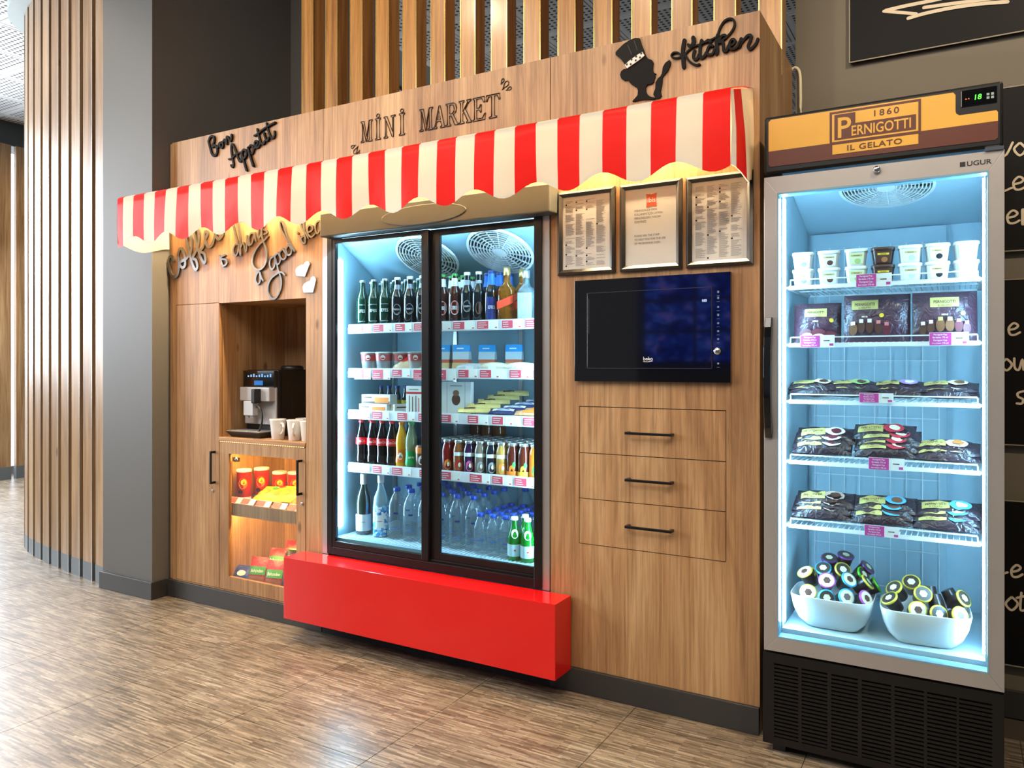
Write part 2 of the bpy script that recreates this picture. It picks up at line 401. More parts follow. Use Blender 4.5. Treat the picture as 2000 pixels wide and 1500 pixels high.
S_APP=[(0.0113,[(-2.675,2.3132),(-2.6641,2.3022),(-2.6569,2.314),(-2.6609,2.3358),(-2.6719,2.3797),(-2.6728,2.4096),(-2.6641,2.4211),(-2.6485,2.3997),(-2.633,2.3701),(-2.6206,2.3409),(-2.6068,2.3232),(-2.596,2.3313),(-2.5914,2.3475)]),(0.0086,[(-2.6922,2.3463),(-2.6672,2.3472),(-2.6423,2.3629),(-2.6206,2.3684),(-2.596,2.3691)]),(0.0112,[(-2.593,2.3687),(-2.5807,2.3292),(-2.5564,2.2705)]),(0.0105,[(-2.5914,2.3475),(-2.5899,2.3683),(-2.5746,2.3798),(-2.5594,2.3703),(-2.5564,2.3511),(-2.5685,2.337),(-2.5838,2.3401)]),(0.0111,[(-2.5458,2.3851),(-2.5322,2.3477),(-2.5057,2.2859)]),(0.0103,[(-2.5564,2.3657),(-2.5427,2.3847),(-2.5261,2.3959),(-2.5111,2.3844),(-2.5081,2.3631),(-2.5171,2.3519),(-2.5322,2.3582)]),(0.0099,[(-2.5081,2.3652),(-2.4931,2.3818),(-2.4753,2.3958),(-2.4782,2.4077),(-2.4902,2.4115),(-2.4976,2.4011),(-2.4916,2.3816),(-2.4768,2.3764),(-2.4634,2.3838),(-2.456,2.4013)]),(0.0106,[(-2.4782,2.4698),(-2.4693,2.4405),(-2.4575,2.4077),(-2.4457,2.3915),(-2.4309,2.3894),(-2.4221,2.4025)]),(0.0087,[(-2.4991,2.4388),(-2.4693,2.4467),(-2.4457,2.4576),(-2.4163,2.4675),(-2.3871,2.4752),(-2.3495,2.4836)]),(0.0098,[(-2.428,2.4425),(-2.4221,2.4231),(-2.4104,2.4029),(-2.3988,2.4032),(-2.3929,2.4146)]),(0.0106,[(-2.4133,2.4906),(-2.4046,2.4595),(-2.39,2.4286),(-2.3784,2.4115),(-2.3639,2.4093),(-2.3553,2.4233),(-2.3567,2.4398)])]
S_KIT=[(0.0137,[(-0.2643,2.4494),(-0.2697,2.4171),(-0.2688,2.3818),(-0.2661,2.3531)]),(0.0058,[(-0.2778,2.3924),(-0.2923,2.3909),(-0.3087,2.3968),(-0.3124,2.4064),(-0.3033,2.4131),(-0.2887,2.4101),(-0.276,2.3999),(-0.2616,2.3979),(-0.2509,2.408),(-0.2313,2.4196),(-0.21,2.4222),(-0.1889,2.4264)]),(0.0075,[(-0.2616,2.3979),(-0.2509,2.3782),(-0.2366,2.3613),(-0.2206,2.3512),(-0.2082,2.3514)]),(0.0135,[(-0.2313,2.4519),(-0.2295,2.4367),(-0.2339,2.4245)]),(0.0097,[(-0.2491,2.4295),(-0.2384,2.4211)]),(0.01,[(-0.2268,2.4047),(-0.2309,2.3864),(-0.2268,2.3742),(-0.2171,2.374),(-0.21,2.3874)]),(0.0106,[(-0.2012,2.4359),(-0.2065,2.4075),(-0.2065,2.3832),(-0.1994,2.3731),(-0.1889,2.3796),(-0.1819,2.3903)]),(0.0061,[(-0.21,2.4195),(-0.1889,2.4273),(-0.1628,2.4312),(-0.1438,2.4375)]),(0.0082,[(-0.1602,2.4074),(-0.1715,2.4106),(-0.1793,2.3984),(-0.1811,2.385),(-0.1732,2.379),(-0.1611,2.3791),(-0.1542,2.3932)]),(0.0096,[(-0.1837,2.427),(-0.1767,2.4299),(-0.1671,2.4235)]),(0.0132,[(-0.143,2.4424),(-0.1473,2.4176),(-0.1455,2.3914),(-0.1473,2.3781)]),(0.0073,[(-0.1438,2.4392),(-0.1352,2.4648),(-0.1198,2.4862),(-0.1011,2.4908),(-0.0876,2.4832),(-0.0842,2.4637),(-0.0944,2.4438),(-0.113,2.4274),(-0.1352,2.4168)]),(0.0083,[(-0.1404,2.4178),(-0.1284,2.4359),(-0.1156,2.4357)]),(0.0098,[(-0.1352,2.415),(-0.1249,2.4146),(-0.1232,2.3971),(-0.1215,2.3814),(-0.1113,2.3801),(-0.1045,2.3966)]),(0.0081,[(-0.1045,2.3966),(-0.0893,2.3968),(-0.0817,2.4088),(-0.091,2.4159),(-0.1003,2.4059),(-0.1003,2.3872),(-0.0893,2.3807),(-0.0742,2.3852),(-0.0658,2.4021)]),(0.0121,[(-0.0616,2.4113),(-0.0641,2.3983),(-0.0671,2.3871)]),(0.0093,[(-0.0658,2.3919),(-0.0525,2.406),(-0.0392,2.418),(-0.0276,2.4155),(-0.0293,2.401),(-0.0375,2.3826),(-0.0326,2.3701),(-0.021,2.3741),(-0.0096,2.3868),(-0.0047,2.3992)])]
S_COF=[(0.0155,[(-3.1379,1.8469),(-3.1502,1.8688),(-3.1708,1.8729),(-3.1831,1.8447),(-3.1749,1.8046),(-3.1543,1.7692),(-3.1298,1.7572),(-3.1053,1.7689),(-3.0932,1.8021),(-3.0912,1.8333),(-3.1013,1.8732),(-3.0891,1.9036),(-3.073,1.9102),(-3.0529,1.8853),(-3.0409,1.8507),(-3.0409,1.817),(-3.061,1.8053),(-3.0811,1.8196),(-3.077,1.8376),(-3.0409,1.8481),(-3.0131,1.8643),(-2.9893,1.8987),(-2.9893,1.9502),(-3.0091,1.9828),(-3.029,1.9794),(-3.029,1.9483),(-3.0091,1.895),(-2.9893,1.842),(-2.9657,1.7992),(-2.9501,1.788),(-2.9384,1.8052),(-2.9501,1.8393),(-2.9775,1.8514),(-2.9579,1.8758),(-2.9345,1.9124),(-2.9267,1.963),(-2.9345,1.9969),(-2.954,2.0064),(-2.9657,1.9945),(-2.9579,1.9579),(-2.9384,1.9051),(-2.9112,1.8519),(-2.8842,1.8195),(-2.8727,1.8365),(-2.8842,1.8704),(-2.9189,1.8831),(-2.8957,1.9018),(-2.8765,1.941),(-2.8574,1.9699),(-2.865,1.9857),(-2.8804,1.9769),(-2.8765,1.941),(-2.865,1.9147),(-2.8421,1.9015),(-2.8156,1.9158),(-2.8005,1.9524),(-2.778,1.9756),(-2.7854,1.9914),(-2.7967,1.9672),(-2.7817,1.9433),(-2.763,1.9367),(-2.7388,1.9547),(-2.7314,1.9915),(-2.7314,2.0215)])]
S_IS=[(0.0106,[(-2.7667,1.8493),(-2.7518,1.8282),(-2.7388,1.7985)]),(0.0097,[(-2.7203,1.8497),(-2.7425,1.8438),(-2.7462,1.8315),(-2.7148,1.8256),(-2.7037,1.8099),(-2.7148,1.797),(-2.7351,1.792)])]
S_ALW=[(0.0087,[(-2.6214,1.8973),(-2.6423,1.8957),(-2.6563,1.8746),(-2.6516,1.8488),(-2.633,1.8417),(-2.6191,1.8654),(-2.6145,1.8967),(-2.6108,1.8648),(-2.6006,1.8394)]),(0.0087,[(-2.6168,1.8937),(-2.6423,1.9561),(-2.66,2.0117),(-2.6516,2.0458),(-2.6307,2.0375),(-2.6214,2.0017),(-2.6089,1.9469),(-2.6015,1.8957),(-2.5983,1.8449)]),(0.0086,[(-2.596,1.8826),(-2.5799,1.9019),(-2.5685,1.8742),(-2.5585,1.8546),(-2.5526,1.8918),(-2.5539,1.9359),(-2.5421,1.891),(-2.5312,1.8823)]),(0.0086,[(-2.5051,1.9442),(-2.5231,1.9458),(-2.5367,1.9219),(-2.5312,1.8902),(-2.5141,1.8935),(-2.5006,1.9252),(-2.4961,1.9466),(-2.4916,1.9213),(-2.4849,1.9021)]),(0.0086,[(-2.4649,1.9687),(-2.4693,1.935),(-2.4613,1.9163),(-2.4471,1.9393),(-2.4427,1.9667),(-2.4427,1.9265),(-2.4295,1.8945),(-2.4119,1.8561),(-2.4066,1.8187),(-2.4163,1.7824),(-2.4471,1.7581),(-2.4827,1.7604),(-2.5087,1.7885),(-2.5073,1.8196),(-2.4872,1.8556),(-2.456,1.8842),(-2.4207,1.903),(-2.3987,1.9197)]),(0.0086,[(-2.4207,1.9879),(-2.4427,1.9729),(-2.4462,1.9593),(-2.4163,1.952),(-2.4075,1.9389),(-2.4295,1.9331)])]
S_AGOOD=[(0.0097,[(-2.4649,1.7515),(-2.4849,1.731),(-2.4894,1.7032),(-2.4738,1.6852),(-2.456,1.7014),(-2.4604,1.745),(-2.4493,1.7196),(-2.4361,1.7003)])]
S_GOOD=[(0.0085,[(-2.3553,1.8182),(-2.3813,1.8077),(-2.3891,1.7776),(-2.3735,1.7526),(-2.3531,1.7721),(-2.351,1.8117),(-2.338,1.7773),(-2.3294,1.7493),(-2.3166,1.7241),(-2.3059,1.69),(-2.3123,1.6509),(-2.3423,1.6111),(-2.3748,1.6095),(-2.3987,1.6367),(-2.3979,1.6766),(-2.3748,1.7091),(-2.338,1.7284),(-2.308,1.7358),(-2.2825,1.7191)]),(0.0084,[(-2.3294,1.8331),(-2.351,1.8148),(-2.3458,1.7839),(-2.3243,1.777),(-2.3115,1.7998),(-2.3294,1.8331)]),(0.0084,[(-2.2953,1.8497),(-2.3157,1.8306),(-2.3072,1.8032),(-2.2825,1.7984),(-2.2719,1.8183),(-2.2953,1.8497)]),(0.0083,[(-2.2572,1.864),(-2.2719,1.8425),(-2.2605,1.8175),(-2.2404,1.8196),(-2.2341,1.8426),(-2.253,1.8652)]),(0.0083,[(-2.2153,1.8322),(-2.2404,1.8672),(-2.2656,1.9085),(-2.2825,1.9493),(-2.2974,1.9825),(-2.3123,1.9824),(-2.3072,1.9515),(-2.2825,1.913),(-2.2551,1.8789)])]
S_IDEA=[(0.0082,[(-2.1821,1.9015),(-2.1731,1.8768),(-2.1616,1.8646)]),(0.0121,[(-2.1987,1.9209),(-2.1937,1.9168)]),(0.0082,[(-2.1513,1.9019),(-2.1706,1.8916),(-2.1616,1.87),(-2.1444,1.8662),(-2.1403,1.892),(-2.1513,1.9019)]),(0.0082,[(-2.1411,1.8713),(-2.1452,1.9073),(-2.1534,1.9527),(-2.1526,1.9824),(-2.178,1.9728),(-2.1575,1.9322),(-2.133,1.9063),(-2.1208,1.8874)]),(0.0082,[(-2.1248,1.9145),(-2.0965,1.9238),(-2.0965,1.943),(-2.1159,1.9487),(-2.1268,1.9324),(-2.1199,1.9052),(-2.1005,1.8917),(-2.0804,1.9018)]),(0.0081,[(-2.0504,1.9653),(-2.0704,1.9598),(-2.0796,1.9341),(-2.0676,1.908),(-2.0516,1.9169),(-2.0484,1.9578),(-2.0405,1.9042)])]
P_HAT=[(-0.5302,2.4586),(-0.5253,2.4649),(-0.4983,2.4845),(-0.4716,2.495),(-0.4507,2.4973),(-0.4356,2.4936),(-0.43,2.4737),(-0.4206,2.4504),(-0.4122,2.4257),(-0.4868,2.3897),(-0.4926,2.406),(-0.5041,2.4245),(-0.5176,2.4398),(-0.5292,2.4494)]
P_BAND=[(-0.4916,2.4032),(-0.4773,2.4138),(-0.4469,2.4291),(-0.4225,2.4384),(-0.4132,2.4232),(-0.4356,2.41),(-0.4621,2.3983),(-0.483,2.3889)]
P_DOTS=[(-0.483,2.4033),(-0.4678,2.4015),(-0.464,2.4179),(-0.4479,2.4115),(-0.446,2.4257),(-0.4309,2.4192),(-0.4263,2.433)]
P_PLEAT=[(-0.4801,2.4753),(-0.464,2.438),(-0.4554,2.488),(-0.4422,2.4496)]
P_HEAD=[(-0.4868,2.3897),(-0.4983,2.391),(-0.5089,2.384),(-0.5127,2.3721),(-0.5079,2.3568),(-0.4964,2.3475),(-0.4811,2.3464),(-0.4716,2.3321),(-0.4545,2.3174),(-0.445,2.313),(-0.4413,2.298),(-0.4432,2.2823),(-0.4526,2.2733),(-0.464,2.2637),(-0.4564,2.2615),(-0.4356,2.2641),(-0.4057,2.2598),(-0.3761,2.2555),(-0.3743,2.2614),(-0.3909,2.2678),(-0.4039,2.2772),(-0.4113,2.2927),(-0.4113,2.3068),(-0.4039,2.3161),(-0.3891,2.3151),(-0.3798,2.3205),(-0.378,2.3307),(-0.3743,2.3388),(-0.3761,2.3462),(-0.3706,2.3495),(-0.3798,2.3539),(-0.3844,2.3654),(-0.3835,2.3793),(-0.3817,2.393),(-0.3872,2.403),(-0.402,2.4112),(-0.4122,2.4257)]
P_SPOON=[(-0.3197,2.3903),(-0.3152,2.3816),(-0.3179,2.3665),(-0.3287,2.3494),(-0.3414,2.3378),(-0.3469,2.3301),(-0.3487,2.3077),(-0.3542,2.2824),(-0.3505,2.2642),(-0.3578,2.2567),(-0.3725,2.2575),(-0.3761,2.2652),(-0.3817,2.275),(-0.3743,2.2948),(-0.3725,2.3173),(-0.3633,2.3314),(-0.3542,2.3367),(-0.3487,2.3462),(-0.3451,2.3683),(-0.336,2.3822)]
P_HEART=[(-2.1472,1.7037),(-2.1159,1.7626),(-2.1187,1.7732),(-2.1309,1.777),(-2.1472,1.7736),(-2.1566,1.7623),(-2.1718,1.7627),(-2.1987,1.7531),(-2.2111,1.7404),(-2.2078,1.7207),(-2.2028,1.7108)]
P_HEART2=[(-2.0933,1.6247),(-2.074,1.6832),(-2.0784,1.6968),(-2.0904,1.7025),(-2.1066,1.6984),(-2.1118,1.6824),(-2.1289,1.6789),(-2.1534,1.6698),(-2.1636,1.6524),(-2.1595,1.6343),(-2.1534,1.6266)]
P_LEAF=[(-1.8297,2.2974),(-1.8579,2.2897),(-1.8143,2.2909),(-1.8395,2.2593),(-1.8059,2.2706),(-1.8199,2.2455)]
P_LEAF2=[(-1.0427,2.4342),(-1.0285,2.4559),(-1.0362,2.4109),(-1.0067,2.4408),(-1.0182,2.4054),(-0.9926,2.4129)]
S_BOARD0=[(0.0134,[(0.3486,2.6475),(0.4122,2.6493),(0.5051,2.6483),(0.5654,2.6493),(0.6535,2.6467)]),(0.0118,[(0.3421,2.6461),(0.3805,2.6337),(0.4528,2.61)]),(0.0132,[(0.4263,2.5992),(0.4898,2.605),(0.5803,2.6047),(0.6679,2.5976),(0.7446,2.5862)]),(0.0125,[(0.4791,2.6283),(0.5654,2.6219),(0.6794,2.6117),(0.7529,2.6074)])]
S_BOARD1=[(0.0076,[(0.7202,2.0753),(0.7374,2.0322),(0.7607,2.0769)]),(0.0076,[(0.7823,2.0728),(0.765,2.0523),(0.7823,2.0269),(0.7995,2.0475),(0.7823,2.0728)]),(0.0076,[(0.7296,1.9665),(0.7265,1.9076),(0.7576,1.9133)]),(0.0076,[(0.7632,1.9268),(0.7832,1.9292),(0.7931,1.9399),(0.7792,1.9512),(0.7632,1.934),(0.7672,1.9096),(0.7832,1.9054),(0.7991,1.9131)]),(0.0076,[(0.7446,1.8071),(0.7647,1.8099),(0.7748,1.8209),(0.7607,1.8319),(0.7446,1.8143),(0.7486,1.7899),(0.7647,1.786),(0.7807,1.7941)]),(0.0118,[(0.7915,1.8306),(0.7915,1.7811)])]
S_BOARD2=[(0.0076,[(0.7489,1.4026),(0.7675,1.4066),(0.7768,1.4174),(0.7638,1.4265),(0.7489,1.4092),(0.7527,1.387),(0.7675,1.3845),(0.7823,1.393)]),(0.0076,[(0.7421,1.2987),(0.726,1.2774),(0.7421,1.2562),(0.7582,1.2774),(0.7421,1.2987)]),(0.0076,[(0.7654,1.2995),(0.7669,1.2664),(0.7792,1.2591),(0.7899,1.2957),(0.793,1.2591)]),(0.0076,[(0.793,1.1822),(0.7761,1.1746),(0.7777,1.1617),(0.7915,1.1529),(0.7884,1.1381),(0.7731,1.1377)])]
S_BOARD3=[(0.0076,[(0.7171,0.5125),(0.7452,0.5274)]),(0.0076,[(0.7567,0.5305),(0.7752,0.5374),(0.7844,0.5496),(0.7715,0.5568),(0.7567,0.5371),(0.7604,0.5155),(0.7752,0.5153),(0.7899,0.5262)]),(0.0076,[(0.7576,0.4407),(0.7395,0.4139),(0.7576,0.3927),(0.7757,0.4195),(0.7576,0.4407)]),(0.0076,[(0.7869,0.4598),(0.7838,0.4006),(0.7976,0.3992)]),(0.0075,[(0.7731,0.4393),(0.8006,0.4508)])]

# ------------------------------------------------------------------ the room
FLOOR = floor_mat()
mb = MB(); mb.box(-10.5, 4.5, -8, 8, -0.06, -0.004)
floor = obj('floor', mb, M('floor_joint', (74,64,54), 0.6), kind='structure')
mb = MB(); g = 0.0012; mb.box(g, 0.61-g, g, 1.22-g, -0.003, 0.0)
tile_me = mesh('floor_tile', mb, FLOOR)
for i in range(-14, 5):
    for j in range(-5, 3):
        x = -0.447+0.61*i; y = -0.818+1.22*j
        if x < -9 or x > 2.6 or y < -5.8 or y > 2.6: continue
        if y > 0.3 and x > -4: continue
        inst('floor_tile', tile_me, floor, (x, y, 0))

mb = MB(); mb.box(-10.5, 4.5, -8, 8, 4.02, 4.1)
ceil = obj('ceiling', mb, M('ceiling_slab', (120,116,112), 0.8), kind='structure')
PERF = perforated('perforated_metal', (205,203,198), (62,60,58), 0.046, 0.28)
mb = MB(); mb.box(0.004, 0.596, 0.004, 0.596, 4.0, 4.02); mb.box(0.040, 0.560, 0.040, 0.560, 3.998, 4.0, 1)
ct = mesh('ceiling_tile', mb, [M('ceiling_tile_rim', (214,212,208), 0.6), PERF])
for i in range(-16, 3):
    for j in range(-2, 13):
        x = 0.6*i; y = 0.6*j-0.1
        if (x < -4.4 and y < 3.2) or (-4.2 < x < 1.0 and y > 0.6): inst('ceiling_tile', ct, ceil, (x, y, 0))

# right wall behind the freezer, with skirting
mb = MB(); mb.box(0.012, 4.5, 0.60, 0.75, 0, 4.02)
obj('wall_right', mb, WALLR, kind='structure')
mb = MB(); mb.box(0.03, 4.5, 0.585, 0.60, 0, 0.10)
obj('baseboard_right', mb, SKIRT, kind='structure', bevel=0.002)
# pier on the left of the kiosk and the wall return behind it
mb = MB(); mb.box(-3.648, -3.200, -0.095, 0.908, 0, 4.02)
obj('wall_left', mb, GREY, kind='structure')
mb = MB(); mb.box(-3.665, -3.188, -0.109, -0.095, 0, 0.095); mb.box(-3.200, -3.188, -0.095, -0.012, 0, 0.095)
obj('baseboard_left', mb, SKIRT, kind='structure', bevel=0.002)
mb = MB(); mb.box(-3.2, -2.45, 0.908, 1.0, 0, 4.02)
obj('wall_back', mb, GREY, kind='structure')
mb = MB(); mb.box(-10.5, 4.5, 7.9, 8.0, 0, 4.02)
obj('wall_rear', mb, M('dark_rear_paint', (70,66,62), 0.7), kind='structure')

# glass front far left: bright daylight behind timber fins
wf = MB(); wf.box(-8.95, -8.60, -8, 8, 3.73, 4.02)
obj('trim_1', wf, M('dark_beam', (66,70,74), 0.6), kind='structure')
DAYGL = emit('daylit_glass', (225,238,255), 5.0)
win = obj('window_1', MB().box(-8.96, -8.94, -7.0, 1.0, 1.15, 3.73), DAYGL, kind='structure')
obj('wall_far', MB().box(-8.96, -8.86, -8.0, 1.0, 0.0, 1.15), GREY, kind='structure')
obj('window_2', MB().box(-8.96, -8.94, 1.0, 3.2, 0.1, 3.73), DAYGL, kind='structure')
for y in (-6.2, -4.4, -2.6, -0.8, 0.95):
    obj('window_frame', MB().box(-8.94, -8.86, y-0.04, y+0.04, 1.15, 3.73), FRAMEBLK, win)
obj('window_frame', MB().box(-8.94, -8.84, -7, 1.0, 1.12, 1.17), FRAMEBLK, win)
fin_me = mesh('timber_fin', MB().box(-8.61, -8.56, -0.070, 0.070, 0.14, 3.73), OAKC)
finb_me = mesh('timber_fin_foot', MB().box(-8.612, -8.558, -0.071, 0.071, 0.0, 0.14), M('grey_foot', (96,102,106), 0.5))
for k, y in enumerate((1.812, 2.005, 2.16, 2.36)):
    t = thing('timber_fin', ['leftmost', 'second', 'third', 'fourth'][k]+' oak fin before the bright far window, counting from the left', 'fin', (0, y, 0), group='oak fins before the far window')
    inst('fin_board', fin_me, t); inst('foot', finb_me, t)

# curved wall clad in vertical slats
def arc(s):   # base line of the curved wall, s = distance from its right end
    pts = [(-3.676,-0.070),(-3.811,-0.050),(-3.958,-0.034),(-4.120,-0.012),(-4.277,0.013),(-4.439,0.040),(-4.578,0.068),(-4.731,0.100),(-4.888,0.143),(-5.045,0.20),(-5.17,0.27),(-5.28,0.39),(-5.35,0.55),(-5.38,0.75)]
    for a, b in zip(pts, pts[1:]):
        l = math.hypot(b[0]-a[0], b[1]-a[1])
        if s <= l: return a[0]+(b[0]-a[0])*s/l, a[1]+(b[1]-a[1])*s/l, math.atan2(-(b[1]-a[1]), -(b[0]-a[0]))
        s -= l
    return pts[-1]+(1.4,)
mb = MB(); P = [arc(s*0.07) for s in range(0, 29)]
for a, b in zip(P, P[1:]):
    o = 0.062; a = (a[0]-math.sin(a[2])*o, a[1]+math.cos(a[2])*o); b = (b[0]-math.sin(b[2])*o, b[1]+math.cos(b[2])*o)
    mb.add([(a[0], a[1], 0), (b[0], b[1], 0), (b[0], b[1], 4.02), (a[0], a[1], 4.02)], [(0,1,2,3)])
curved = obj('wall_curved', mb, M('dark_backing', (52,38,26), 0.7), kind='structure')
slat_me = mesh('cladding_slat', MB().box(-0.112, 0.0, 0.0, 0.042, 0.105, 3.72), OAKC)
foot_me = mesh('slat_foot', MB().box(-0.113, 0.001, -0.001, 0.043, 0.0, 0.105), M('grey_slat_foot', (98,106,110), 0.45))
edge_me = mesh('slat_trim', MB().box(-0.004, 0.0015, -0.0015, 0.002, 0.0, 3.72), SILVER)
for k in range(12):
    x, y, a = arc(0.002+k*0.157)
    n = ['first', 'second', 'third', 'fourth', 'fifth', 'sixth', 'seventh', 'eighth', 'ninth', 'tenth', 'eleventh', 'twelfth'][k]
    t = thing('cladding_slat', n+' glossy oak slat of the curved wall, counting left from the grey pier', 'slat', (x, y, 0), a, 'slats of the curved wall')
    inst('slat_board', slat_me, t); inst('foot', foot_me, t); inst('edge_strip', edge_me, t)
# pale rounded bulkhead over the curved wall
mb = MB(); P = [arc(s*0.07) for s in range(13, 29)]
prof = []
for (x, y, a) in P:
    nx, ny = math.sin(a), -math.cos(a)
    prof.append([(x-nx*0.02, y-ny*0.02, 3.72), (x+nx*0.10, y+ny*0.10, 3.72), (x+nx*0.10, y+ny*0.10, 4.02)])
for a, b in zip(prof, prof[1:]):
    mb.add(a+b, [(0,1,4,3), (1,2,5,4)], 0, False)
obj('trim_2', mb, M('pale_bulkhead', (168,182,184), 0.5), kind='structure')

# slat screen on top of the kiosk
top_me = mesh('screen_slat', MB().box(-0.087, 0.0, 0.38, 0.465, 2.40, 4.0), OAKT)
glint_me = mesh('slat_edge', MB().box(-0.003, 0.0012, 0.3788, 0.383, 2.40, 4.0).box(-0.0882, -0.084, 0.3788, 0.383, 2.40, 4.0), M('edge_glint', (226,190,110), 0.2, metal=0.8))  # golden strips put in for the highlights along the slat edges
for k in range(15):
    x = -0.0005-0.1768*k
    n = ['first', 'second', 'third', 'fourth', 'fifth', 'sixth', 'seventh', 'eighth', 'ninth', 'tenth', 'eleventh', 'twelfth', 'thirteenth', 'fourteenth', 'fifteenth'][k]
    t = thing('screen_slat', n+' golden oak slat of the screen above the kiosk, counting from the right', 'slat', (x, 0, 0), group='slats of the screen above the kiosk')
    inst('slat_board', top_me, t); inst('edge_strip', glint_me, t)

# chalkboards on the right wall
CHALKB = M('chalkboard', (12,10,8), 0.5, var=0.25, scale=5.0, spec=0.18)
CHALK = M('chalk_line', (222,206,178), 0.9)
EDGE = M('board_edge', (150,140,120), 0.5)
for name, z0, z1, x0, st in (('large chalkboard with a white swoosh, high on the taupe wall above the freezer', 2.473, 3.35, 0.22, S_BOARD0),
        ('chalkboard with three lines of writing, upper of the three behind the freezer', 1.688, 2.277, 0.16, S_BOARD1),
        ('chalkboard with handwriting, middle of the three behind the freezer', 0.989, 1.583, 0.16, S_BOARD2),
        ('chalkboard with handwriting, lowest of the three behind the freezer', 0.194, 0.785, 0.16, S_BOARD3)):
    t = thing('chalkboard', name, 'chalkboard', (1.0, 0.6, z0), group='chalkboards on the right wall')
    obj('board', MB().box(x0, 1.9, 0.578, 0.598, z0, z1), CHALKB, t)
    obj('rim', MB().box(x0-0.003, 1.9, 0.5765, 0.582, z0-0.003, z0+0.001).box(x0-0.003, 1.9, 0.5765, 0.582, z1-0.001, z1+0.003).box(x0-0.003, x0+0.001, 0.5765, 0.582, z0, z1), EDGE, t)
    for i, (wd, p) in enumerate(st): obj('chalk_stroke', MB().stroke([(a, min(b, z1-0.01)) for a, b in p], wd, 0.5764-0.0009*(i % 3), 0.5785), CHALK, t)

# blue video wall across the room (seen mirrored in the oven door)
def screen_mat():
    m = bpy.data.materials.new('blue_video'); m.use_nodes = True; nt = m.node_tree
    nt.nodes.remove(nt.nodes['Principled BSDF'])
    n = nn(nt, 'ShaderNodeTexNoise'); setin(n, Scale=7.0, Detail=3.0, Distortion=1.2); nt.links.new(vmap(nt, (1,1,1.6)), n.inputs['Vector'])
    r = ramp(nt, [(0.34, (4,8,40)), (0.5, (20,50,170)), (0.62, (70,120,240)), (0.70, (190,90,150))]); nt.links.new(n.outputs['Fac'], r.inputs[0])
    m.cycles.emission_sampling = 'NONE'
    e = nn(nt, 'ShaderNodeEmission'); e.inputs[1].default_value = 2.2
    nt.links.new(r.outputs[0], e.inputs[0]); nt.links.new(e.outputs[0], nt.nodes['Material Output'].inputs[0]); return m
SCR = screen_mat()
for i in range(2):
    for j in range(3):
        x0 = -2.35+0.56*i; z0 = 1.30+0.33*j
        t = thing('video_screen', ('left' if i == 0 else 'right')+' column, '+('lower', 'middle', 'upper')[j]+' blue video screen of the wall opposite the kiosk', 'screen', (x0+0.28, -5.2, z0), group='video wall opposite the kiosk')
        obj('bezel', MB().box(x0, x0+0.555, -5.26, -5.205, z0, z0+0.325), BLKPL, t)
        obj('display', MB().box(x0+0.018, x0+0.537, -5.206, -5.20, z0+0.018, z0+0.307), SCR, t)
obj('trim_3', MB().box(-2.45, -1.15, -5.36, -5.26, 0, 2.4), M('video_wall_support', (30,30,32), 0.6), kind='structure')

# ------------------------------------------------------------------ kiosk wall unit
def bar_handle(parent, p0, p1, off=0.028, r=0.0045):
    """slim square bar handle standing off a front at y = 0; p0, p1 are (x, z)"""
    h = MB(); a = Vector((p0[0], -off, p0[1])); b = Vector((p1[0], -off, p1[1]))
    d = (b-a).normalized(); e = 0.005
    vert = abs(d.z) > 0.5
    if vert: h.box(a.x-e, a.x+e, -off-0.005, -off+0.003, b.z, a.z)
    else: h.box(a.x, b.x, -off-0.005, -off+0.003, a.z-e, a.z+e)
    for q in (a, b):
        s_ = -1 if (q-a).length > 0.01 else 1
        if vert: h.box(q.x-e, q.x+e, -off, 0.0, min(q.z, q.z-0.012*s_), max(q.z, q.z-0.012*s_))
        else: h.box(min(q.x, q.x+0.012*s_), max(q.x, q.x+0.012*s_), -off, 0.0, q.z-e, q.z+e)
    return obj('handle', h, BLACK, parent, bevel=0.001, label='slim black bar handle')
def lock(parent, x, z, r=0.008):
    h = MB(); h.lathe([(r, 0.0), (r, 0.006), (r*0.7, 0.008), (0.0, 0.008)], 14, (x, 0, z), axis='y')
    h.box(x-0.0012, x+0.0012, -0.0088, -0.007, z-0.004, z+0.004)
    return obj('lock', h, CHROME, parent, label='small chrome lock')

K = thing('kiosk_wall_unit', 'wide oak laminate kiosk wall unit with cupboards, niche and drawers', 'kiosk', (-1.6, 0.3, 0))
f = MB()
f.box(-3.160, -2.036, 0, 0.02, 1.605, 2.5)                 # left upper face
f.box(-3.160, -3.126, 0, 0.02, 0.095, 1.605)
f.box(-2.148, -2.036, 0, 0.02, 0.095, 1.605)
f.box(-3.126, -2.148, 0, 0.02, 0.095, 0.100); f.box(-2.774, -2.148, 0, 0.02, 1.601, 1.605)
obj('face_panel', f, OAK, K)
obj('face_panel', MB().box(-2.033, -0.814, 0, 0.02, 1.90, 2.5), OAK, K)
f = MB()
f.box(-0.811, 0, 0, 0.02, 1.116, 2.5); f.box(-0.811, 0, 0, 0.02, 0.095, 0.580)
f.box(-0.811, -0.687, 0, 0.02, 0.580, 1.116); f.box(-0.115, 0, 0, 0.02, 0.580, 1.116)
obj('face_panel', f, OAK, K)
obj('edge_panel', MB().box(-3.194, -3.160, 0.012, 0.59, 0.095, 2.5), OAK, K)
obj('side_panel', MB().box(-0.02, 0.0, 0.02, 0.594, 0.0, 2.5), OAK, K)
obj('top_panel', MB().box(-3.16, -0.02, 0.02, 0.36, 2.47, 2.49), OAK, K)
obj('back_panel', MB().box(-3.19, -0.02, 0.575, 0.594, 0.0, 2.38), OAK, K)
obj('plinth', MB().box(-3.194, -2.036, 0.0, 0.02, 0.0, 0.095), SKIRT, K); obj('plinth', MB().box(-0.811, -0.001, 0.0, 0.02, 0.0, 0.095), SKIRT, K)
